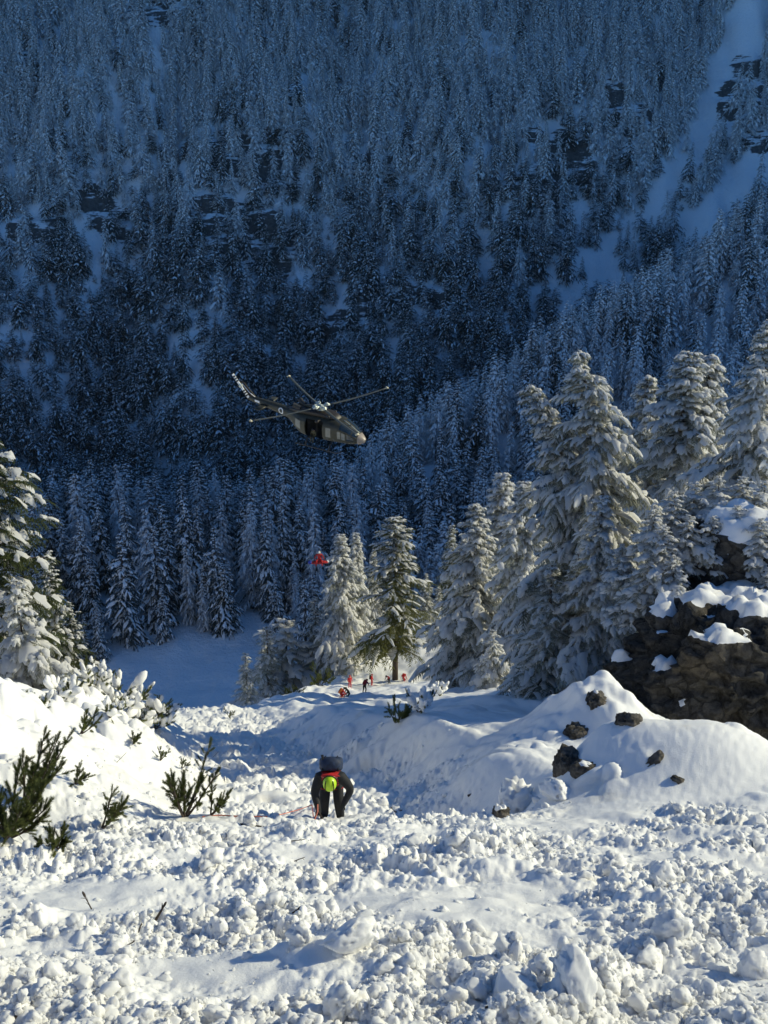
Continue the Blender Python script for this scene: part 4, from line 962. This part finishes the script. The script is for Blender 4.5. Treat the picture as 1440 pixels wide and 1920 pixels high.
KNEEL = dict(pelvis=(0, .12, .48), spine=(0, .02, .64), chest=(0, -.10, .82), neck=(0, -.20, .95), head=(0, -.26, 1.02), crown=(0, -.31, 1.11),
             shL=(-.19, -.12, .88), elL=(-.26, -.22, .62), wrL=(-.16, -.42, .46), shR=(.19, -.12, .88), elR=(.27, -.20, .62), wrR=(.18, -.42, .44),
             hiL=(-.10, .11, .44), knL=(-.14, -.26, .42), anL=(-.14, -.16, .07), toL=(-.15, -.36, .03), hiR=(.10, .11, .42), knR=(.14, -.22, .10), anR=(.14, .16, .08), toR=(.15, .30, .05))
def figure(pose, mesh, label, loc, rotz, hmat, pack=None, group=None):
    o = thing('person', label, 'person', loc, rotz, group); link('body', mesh, o)
    helmet_parts(o, pose['head'], pose['crown'], hmat); face_part(o, pose['head'], pose['crown'], (0, -1, -.2))
    if pack is not None:
        a = Vector(pose['neck']) - Vector(pose['pelvis']); n = Vector((0, 1, .2)); nn = (n - a.normalized() * n.dot(a.normalized())).normalized()
        backpack(o, Vector(pose['pelvis']) + nn * .11, a, n, (a.length * .95, .34, .24), pack)
    return o
bodies = {}
for nm, ps in (('stand', STAND), ('stoop', STOOP), ('kneel', KNEEL)):
    J, E = skeleton(ps)
    for cn, jm, lm in (('red', M_RED, M_RED), ('dark', M_DKRED, M_BLACK), ('olive', M_OLIVE, M_OLIVE)): bodies[nm, cn] = skin_body('body', J, E, [jm, jm, lm, M_SKIN, M_BLACK], seg_mat_fn, 1)
for (px, py, nm, cn, rz, hm_, pk, lab) in [
        (656, 1290, 'stand', 'red', .4, M_RED, None, 'rescuer in bright red standing upright above the kneeling pair'),
        (684, 1298, 'stoop', 'dark', 2.6, M_DKRED, M_DKRED, 'stooping rescuer in dark red with a red pack next to the larch'),
        (697, 1285, 'stand', 'red', 1.2, M_RED, M_BLACK, 'red-clad rescuer half screened by the larch\'s low green boughs'),
        (641, 1308, 'kneel', 'red', 1.9, M_BLACK, M_ORANGE, 'kneeling rescuer with an orange pack low on the snow'),
        (653, 1306, 'kneel', 'olive', -1.2, M_OLIVE, None, 'kneeling figure in olive facing the rescuer with the orange pack'),
        (729, 1282, 'stoop', 'dark', -1.0, M_BLACK, None, 'rescuer in dark red bending down at the larch trunk'),
        (757, 1276, 'kneel', 'red', .8, M_RED, M_RED, 'red-clad rescuer crouching on the uphill side of the larch trunk')]:
    p = ground_hit(px, py, 85.)          # feet on the snow of the bank
    figure({'stand': STAND, 'stoop': STOOP, 'kneel': KNEEL}[nm], bodies[nm, cn], lab, (p[0], p[1], p[2] - .05), rz, hm_, pk)

# ------------------------------------------------------------------ helicopter
M_DRAB = simple('olive_drab_paint', (.036, .035, .021), .5, var=.18, scale=1.2, spec=.45)
M_DRAB2 = simple('brown_camouflage_paint', (.028, .022, .017), .5, var=.2, scale=1.5)
M_NOSE = simple('nose_cap_paint', (.30, .25, .20), .4, var=.1, scale=3)
M_GLASS, gnt, gb = new_mat('canopy_glass'); gb.inputs['Base Color'].default_value = (.02, .03, .035, 1); gb.inputs['Roughness'].default_value = .06; gb.inputs['Specular IOR Level'].default_value = .9
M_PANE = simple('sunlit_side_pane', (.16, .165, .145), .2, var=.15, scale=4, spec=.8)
M_DARKM = simple('dark_metal', (.03, .03, .03), .5, var=.2, scale=10)
M_BLADE = simple('rotor_blade_paint', (.08, .085, .075), .45, var=.15, scale=2)
M_HUBM = simple('bare_hub_metal', (.55, .58, .52), .35, .4, var=.2, scale=8)
M_YEL = simple('tip_paint', (.70, .62, .42), .5, var=.1, scale=4)
DEP = 92.5
def at_depth(px, py, dep): return Vector(((px - 720) / FOC * dep, (CP + (960 - py) / FOC * SP) * dep, (-SP + (960 - py) / FOC * CP) * dep))
hub_w = at_depth(602, 762, DEP)
heli = thing('helicopter', 'olive military helicopter hovering with its cabin door open, hoisting a stretcher', 'helicopter', hub_w)
YAW = math.radians(-28); TILT = math.radians(16)
heli.rotation_mode = 'QUATERNION'; heli.rotation_quaternion = (Matrix.Rotation(TILT, 3, 'X') @ Matrix.Rotation(YAW, 3, 'Z')).to_quaternion()
HM = Matrix.Translation(hub_w) @ heli.rotation_quaternion.to_matrix().to_4x4()
ST = [(4.62, -2.42, .06, .06), (4.5, -2.40, .28, .22), (4.2, -2.34, .52, .42), (3.7, -2.22, .80, .62), (3.2, -2.08, .98, .80), (2.6, -1.93, 1.12, .98), (2.0, -1.86, 1.22, 1.08), (1.2, -1.85, 1.28, 1.12), (0, -1.85, 1.30, 1.13), (-1.0, -1.85, 1.30, 1.12), (-1.7, -1.80, 1.20, 1.04), (-2.3, -1.68, .98, .90), (-2.9, -1.52, .72, .70), (-3.5, -1.38, .50, .52), (-4.5, -1.24, .42, .44), (-6.0, -1.08, .32, .35), (-7.4, -.94, .24, .28), (-8.1, -.86, .16, .22)]
SA = np.array(ST)[::-1]
def fus(x, th, off=0.):
    zc = np.interp(x, SA[:, 0], SA[:, 1]); w = np.interp(x, SA[:, 0], SA[:, 2]) + off; h = np.interp(x, SA[:, 0], SA[:, 3]) + off
    e = .72 if -3.2 < x < 3.4 else .9; c, s_ = math.cos(th), math.sin(th)
    return Vector((x, w * math.copysign(abs(c) ** e, c), zc + h * math.copysign(abs(s_) ** e, s_)))
def patch(x0, x1, t0, t1, off, nx=8, nt=6, inner=.03):
    "a panel following the hull between two stations and two angles, with thickness"
    m = MB(); V = []; n = (nx + 1) * (nt + 1)
    for o_ in (off, off - inner):
        for i in range(nx + 1):
            for j in range(nt + 1): V.append(fus(x0 + (x1 - x0) * i / nx, t0 + (t1 - t0) * j / nt, o_))
    F = []
    for i in range(nx):
        for j in range(nt): a = i * (nt + 1) + j; F.append((a, a + 1, a + nt + 2, a + nt + 1)); F.append((n + a, n + a + nt + 1, n + a + nt + 2, n + a + 1))
    m.add(V, F); return m
xs = sorted(set([round(float(v), 3) for v in np.concatenate([SA[:, 0], np.arange(-3.2, 3.4, .2)])])); NT = 48
ths = [2 * math.pi * k / NT for k in range(NT)]; DX0, DX1 = -.95, .85; R0, R1 = math.radians(208), math.radians(332)   # th = 180..360 is the lower half; starboard is -y
def is_door(x, th):
    y = math.cos(th); z = math.sin(th)
    return DX0 < x < DX1 and y < -.5 and -.80 < z < .74
V = []; F = []
for x in xs:
    for th in ths: V.append(fus(x, th))
for i in range(len(xs) - 1):
    for k in range(NT):
        xm = (xs[i] + xs[i + 1]) / 2; tm = (ths[k] + math.pi / NT)
        if is_door(xm, tm): continue
        F.append((i * NT + k, i * NT + (k + 1) % NT, (i + 1) * NT + (k + 1) % NT, (i + 1) * NT + k))
F.append(tuple(range(NT - 1, -1, -1))); F.append(tuple((len(xs) - 1) * NT + k for k in range(NT)))
m = MB(); m.add(V, F); body = m.build('fuselage', M_DRAB, heli)
m = MB(); m.box((-.05, .15, -1.9), (.98, 1.0, .92)); m.f = [tuple(reversed(q)) for q in m.f if q != (0, 4, 5, 1)]; m.build('cabin_interior', M_DARKM, body)
# cowling, exhausts, intakes
m = MB(); rings = []
for (x, w_, z0, z1) in [(2.0, .30, -.86, -.72), (1.5, .52, -.86, -.46), (.8, .66, -.86, -.34), (-.4, .72, -.86, -.30), (-1.6, .74, -.90, -.34), (-2.4, .62, -1.05, -.48), (-3.2, .34, -1.15, -.75), (-3.7, .12, -1.1, -.9)]:
    ring = []
    for t in np.linspace(0, 2 * math.pi, 20, endpoint=False):
        c, s_ = math.cos(t), math.sin(t); ring.append(Vector((x, w_ * math.copysign(abs(c) ** .6, c), (z0 + z1) / 2 + (z1 - z0) / 2 * math.copysign(abs(s_) ** .6, s_))))
    rings.append(ring)
m.loft(rings); cow = m.build('engine_cowling', M_DRAB2, heli)
for s in (-1, 1):
    m = MB(); m.tube([(-2.0, s * .42, -.45), (-2.4, s * .5, -.28), (-2.65, s * .62, -.16)], [.21, .22, .24], 12, False); m.build('exhaust', M_DARKM, cow)
    m = MB(); m.box((1.05, s * .62, -.58), (.2, .07, .14)); m.build('air_intake', M_DARKM, cow)
m = MB(); m.ellipsoid((-1.0, 0, -.26), (.9, .16, .12)); m.build('beacon_fairing', M_DRAB, cow)
# mast, hub, blades
m = MB(); m.tube([(0, 0, -.4), (0, 0, .06)], .13, 12); m.tube([(0, 0, -.42), (0, 0, -.22)], [.34, .2], 12); m.build('rotor_mast', M_HUBM, heli)
hb_ = MB(); hb_.tube([(0, 0, -.08), (0, 0, .10)], [.30, .24], 14); hb_.tube([(0, 0, .10), (0, 0, .2)], [.14, .06], 10)
hub = hb_.build('rotor_hub', M_HUBM, heli)
A0 = math.radians(-(60.6 - 28))
for k in range(4):
    an = A0 + k * math.pi / 2; R = Matrix.Rotation(an, 3, 'Z'); g = MB()
    g.box(R @ Vector((.52, 0, .02)), (.34, .14, .07), R); g.tube([R @ Vector((.3, .18, -.12)), R @ Vector((.75, .2, .1))], .05, 6); g.box(R @ Vector((.62, -.02, .13)), (.13, .2, .05), R); g.tube([R @ Vector((.25, .1, -.35)), R @ Vector((.6, .16, -.05))], .03, 6)
    g.tube([R @ Vector((.35, -.12, .12)), R @ Vector((.62, -.14, .30))], .045, 6)
    g.build('blade_grip', M_HUBM, hub)
    b = MB(); rings = []
    for q in np.linspace(0, 1, 12):
        r0 = .8 + 6.2 * q; z = -.10 * q + .38 * q * q; ch = .20 if q < .06 else (.24 if q < .96 else .19)
        prof = [(-.34, 0), (-.1, .028), (.35, .030), (.62, 0), (.35, -.02), (-.1, -.02)]
        tw_ = .10 - .16 * q
        rings.append([R @ Vector((r0, ch * 1.15 * (u_ - .1), z + v_ * 1.3 + (u_ - .1) * ch * tw_ * 2)) for u_, v_ in prof])
    b.loft(rings); bl = b.build('rotor_blade', M_BLADE, heli)
    t_ = MB(); t_.box(R @ Vector((6.93, .03, .275)), (.09, .17, .045), R); t_.build('blade_tip', M_YEL, bl)
# tail: fin, tail rotor, stabilisers
m = MB()
def fin_ring(x, z, ch, th_): return [Vector((x + ch * u_, th_ * v_, z)) for u_, v_ in [(.5, 0), (.3, .7), (0, 1), (-.3, .7), (-.5, 0), (-.3, -.7), (0, -1), (.3, -.7)]]
m.loft([fin_ring(-7.55, -1.0, 1.5, .13), fin_ring(-8.0, -.4, 1.2, .12), fin_ring(-8.4, .10, .95, .10), fin_ring(-8.75, .55, .80, .08), fin_ring(-8.85, .66, .5, .04)]); m.build('tail_fin', M_DRAB2, heli)
m = MB(); m.tube([(-7.2, -.12, -.62), (-7.8, -.12, -.3), (-8.6, -.12, .5)], .035, 6); m.build('drive_shaft_cover', M_WHITE, heli)
TRC = Vector((-8.62, -.34, .32)); m = MB(); m.tube([TRC + Vector((0, .34, 0)), TRC + Vector((0, -.06, 0))], .10, 10); m.box(TRC, (.16, .07, .16)); trh = m.build('tail_rotor_hub', M_HUBM, heli)
ta = math.radians(128); tdir = Vector((math.cos(ta), 0, math.sin(ta))); tR = Matrix.Rotation(-ta, 3, 'Y')
for s in (-1, 1):
    b = MB(); b.box(TRC + tdir * s * .70, (.62, .022, .135), tR); bl = b.build('tail_rotor_blade', M_WHITE, trh, False)
    for q in (.55, .80, 1.05):
        w_ = MB(); w_.box(TRC + tdir * s * q, (.07, .027, .14), tR); w_.build('blade_band', M_BLACK, bl, False)
for s in (-1, 1):
    m = MB(); rg = []
    for q in (0, 1): rg.append([Vector((-6.0 + .42 * u_ - .12 * q, s * (.28 + 1.25 * q), -1.08 + .05 * v_)) for u_, v_ in [(1, 0), (.5, .9), (-.3, .7), (-1, 0), (-.3, -.7), (.5, -.9)]])
    m.loft(rg); m.build('stabilizer', M_DRAB, heli)
m = MB(); m.tube([(-8.1, 0, -1.0), (-8.9, 0, -1.75)], .03, 6); m.build('tail_skid', M_DARKM, heli)
# glazing
wd = [patch(2.30, 2.62, math.radians(164), math.radians(192), .012), patch(2.70, 3.02, math.radians(164), math.radians(192), .012), patch(2.25, 3.05, math.radians(-16), math.radians(22), .012)]
for w_ in wd: w_.build('cockpit_window', M_PANE, heli)
patch(3.15, 3.75, math.radians(160), math.radians(190), .012).build('cockpit_quarter_window', M_GLASS, heli)
patch(1.15, 1.65, math.radians(160), math.radians(194), .012).build('door_window', M_PANE, heli)
for (a0, a1) in ((100, 150), (30, 80)): patch(2.45, 3.95, math.radians(a0), math.radians(a1), .014, 10, 8).build('windscreen', M_GLASS, heli)
for a_ in (154, 90, 26):
    m = MB(); m.tube([fus(x, math.radians(a_), .02) for x in np.linspace(2.4, 4.0, 9)], .035, 6); m.build('windscreen_frame', M_HUBM if a_ == 90 else M_DRAB, heli)
patch(4.05, 4.6, 0, 2 * math.pi, .012, 6, 24).build('nose_cap', M_NOSE, heli)
patch(-2.6, -1.05, math.radians(155), math.radians(222), .05, 8, 6, .05).build('sliding_door', M_DRAB, heli)
patch(-2.2, -1.55, math.radians(160), math.radians(190), .062, 6, 5).build('sliding_door_window', M_PANE, heli)
# white ring and service markings on the starboard side
def flat_mark(x, th, rad, ring=True, name='roundel', mat=None, w=.3, h=.1):
    c = fus(x, th, .012); ty = (fus(x + .1, th, .012) - fus(x - .1, th, .012)).normalized(); tz = (fus(x, th - .05, .012) - fus(x, th + .05, .012)).normalized(); m = MB()
    if ring:
        n = 28; V = []; F = []
        for k in range(n):
            a = 2 * math.pi * k / n; d = ty * math.cos(a) + tz * math.sin(a); V += [fus(c.x + (d * rad).x, th - (rad * math.sin(a)) / .44, .014), fus(c.x + (d * rad * .62).x, th - (rad * .62 * math.sin(a)) / .44, .014)]
        for k in range(n): F.append((2 * k, 2 * k + 1, (2 * k + 3) % (2 * n), (2 * k + 2) % (2 * n)))
        m.add(V, F)
    else: m = patch(x - w / 2, x + w / 2, th - h, th + h, .012, 4, 2, .01)
    m.build(name, mat or M_WHITE, heli, False)
flat_mark(-4.15, math.radians(172), .27)
flat_mark(-6.9, math.radians(172), 0, False, 'white_marking', None, .55, .3)
flat_mark(1.9, math.radians(204), 0, False, 'white_marking', M_PANE, .10, .05)
flat_mark(3.45, math.radians(212), 0, False, 'white_marking', M_PANE, .30, .05)
flat_mark(-2.75, math.radians(190), 0, False, 'white_marking', M_PANE, .12, .08)
# skids
for s in (-1, 1):
    m = MB(); m.tube([(2.9, s * 1.35, -3.30), (2.6, s * 1.38, -3.52), (2.2, s * 1.38, -3.6), (-1.9, s * 1.38, -3.6), (-2.1, s * 1.38, -3.56)], .06, 8); m.build('skid', M_DARKM, heli)
for x in (1.5, -1.0):
    m = MB(); m.tube([(x, -1.38, -3.58), (x, -1.15, -3.12), (x, -.6, -2.88), (x, .6, -2.88), (x, 1.15, -3.12), (x, 1.38, -3.58)], .055, 8); m.build('skid_crosstube', M_DARKM, heli)
# wire cutter, antennas, hoist
m = MB(); m.tube([(3.1, 0, -1.25), (3.15, 0, -.85)], [.05, .02], 6); m.build('wire_cutter', M_DARKM, heli)
m = MB(); m.tube([(-3.6, 0, -.85), (-3.75, 0, -.45)], .02, 5); m.build('antenna', M_DARKM, heli)
m = MB(); m.tube([(.55, -1.05, -.80), (.55, -1.72, -.62)], .07, 8); m.tube([(.40, -1.72, -.66), (.70, -1.72, -.66)], .12, 10); m.build('hoist', M_DRAB2, heli)
# crew member in the doorway
SIT = dict(pelvis=(0, .1, .16), spine=(0, .06, .34), chest=(0, 0, .54), neck=(0, -.04, .70), head=(0, -.08, .80), crown=(0, -.11, .90), shL=(-.19, 0, .62), elL=(-.26, -.06, .36), wrL=(-.16, -.26, .26), shR=(.19, 0, .62), elR=(.27, -.06, .36), wrR=(.17, -.26, .26),
           hiL=(-.10, .06, .13), knL=(-.13, -.38, .16), anL=(-.13, -.40, -.26), toL=(-.14, -.56, -.30), hiR=(.10, .06, .13), knR=(.13, -.38, .16), anR=(.13, -.40, -.26), toR=(.14, -.56, -.30))
J, E = skeleton(SIT)
crew = figure(SIT, skin_body('body', J, E, [M_OLIVE, M_OLIVE, M_OLIVE, M_SKIN, M_BLACK], seg_mat_fn, 1), 'crew member in olive sitting in the open cabin door of the helicopter', HM @ Vector((-.35, -.86, -2.86)), 0, M_DARKM)
crew.rotation_mode = 'QUATERNION'; crew.rotation_quaternion = heli.rotation_quaternion
# cable and load
hp = HM @ Vector((.55, -1.72, -.70)); _, y_hp, _ = proj(np.array(hp))
zl = at_depth(600, 1033, 92)[2]; b_ = hp[1]
lo = Vector((hp[0], hp[1], unproj(600, 1030, hp[1])[2]))
m = MB(); m.tube([hp, lo], .009, 6); tag(m.build('hoist_cable', M_DARKM), 'thin steel hoist cable from the helicopter to the stretcher', 'cable')
HANG = dict(pelvis=(0, .05, .0), spine=(0, .03, .18), chest=(0, 0, .38), neck=(0, -.03, .55), head=(0, -.06, .65), crown=(0, -.08, .75), shL=(-.19, 0, .47), elL=(-.36, -.06, .30), wrL=(-.42, -.16, .06), shR=(.19, 0, .47), elR=(.36, -.06, .30), wrR=(.44, -.16, .06),
            hiL=(-.10, .03, -.03), knL=(-.26, -.32, -.04), anL=(-.28, -.40, -.44), toL=(-.30, -.56, -.48), hiR=(.10, .03, -.03), knR=(.26, -.32, -.04), anR=(.28, -.40, -.44), toR=(.30, -.56, -.48))
J, E = skeleton(HANG)
hung = figure(HANG, skin_body('body', J, E, [M_RED, M_RED, M_RED, M_SKIN, M_BLACK], seg_mat_fn, 1), 'rescuer in red with a white helmet hanging on the hoist astride the stretcher', lo + Vector((0, .1, -1.0)), 0, M_WHITE)
sb_ = thing('rescue_stretcher', 'red rescue stretcher bag hanging under the helicopter with a casualty inside', 'stretcher', lo + Vector((0, -.02, -1.28)), .12)
m = MB(); rings = []
for q in np.linspace(0, 1, 14):
    x = -.95 + 1.75 * q; k = math.sin(math.pi * (.08 + .84 * q)) ** .4
    rings.append([Vector((x, .30 * k * math.cos(t), .17 * k * math.sin(t) * (1 if math.sin(t) > 0 else .8))) for t in np.linspace(0, 2 * math.pi, 16, endpoint=False)])
m.loft(rings); m.build('bag', M_RED, sb_)
m = MB()
for x in (-.55, -.1, .35): m.tube([(x, .32 * math.cos(t), .185 * math.sin(t)) for t in np.linspace(0, 2 * math.pi, 16)], .018, 5)
m.build('straps', M_BLACK, sb_)
m = MB(); m.ellipsoid((-.86, 0, .03), (.22, .28, .17)); m.build('foot_cover', M_BLUE, sb_)
m = MB()
for x in (-.7, .7):
    for y in (-.2, .2): m.tube([(x, y, .12), (0, .02, 1.27)], .008, 5)
m.build('bridle', M_DARKM, sb_)
cs = thing('person', 'casualty with a white helmet lying strapped in the red stretcher bag', 'person', lo + Vector((0, -.02, -1.28)), .12)
LIE = dict(pelvis=(-.05, 0, .0), spine=(.12, 0, .0), chest=(.38, 0, .0), neck=(.60, 0, .02), head=(.72, 0, .05), crown=(.83, 0, .06), shL=(.48, -.17, 0), elL=(.2, -.2, 0), wrL=(.05, -.12, .05), shR=(.48, .17, 0), elR=(.2, .2, 0), wrR=(.05, .12, .05),
           hiL=(-.1, -.08, 0), knL=(-.42, -.09, 0), anL=(-.75, -.08, 0), toL=(-.8, -.08, .08), hiR=(-.1, .08, 0), knR=(-.42, .09, 0), anR=(-.75, .08, 0), toR=(-.8, .08, .08))
J, E = skeleton(LIE); J = {k: (v[0], tuple(c * .75 for c in v[1]) if isinstance(v[1], tuple) else v[1] * .75) for k, v in J.items()}
link('body', skin_body('body', J, E, [M_BLUE, M_BLUE, M_BLUE, M_SKIN, M_SKIN], seg_mat_fn, 1), cs); helmet_parts(cs, LIE['head'], LIE['crown'], M_WHITE); face_part(cs, LIE['head'], LIE['crown'], (0, 0, 1))

# ------------------------------------------------------------------ the air
hz = MB(); hz.box((70, 700, 150), (700, 720, 400))
hm = bpy.data.materials.new('haze_air'); hm.use_nodes = True; hn = hm.node_tree; hn.nodes.clear()
pv = hn.nodes.new('ShaderNodeVolumePrincipled'); pv.inputs['Color'].default_value = (.50, .72, 1.0, 1); pv.inputs['Density'].default_value = .00004; pv.inputs['Anisotropy'].default_value = 0.0
ho = hn.nodes.new('ShaderNodeOutputMaterial'); hn.links.new(pv.outputs[0], ho.inputs['Volume'])
haze = hz.build('haze', hm, smooth=False); tag(haze, kind='stuff')
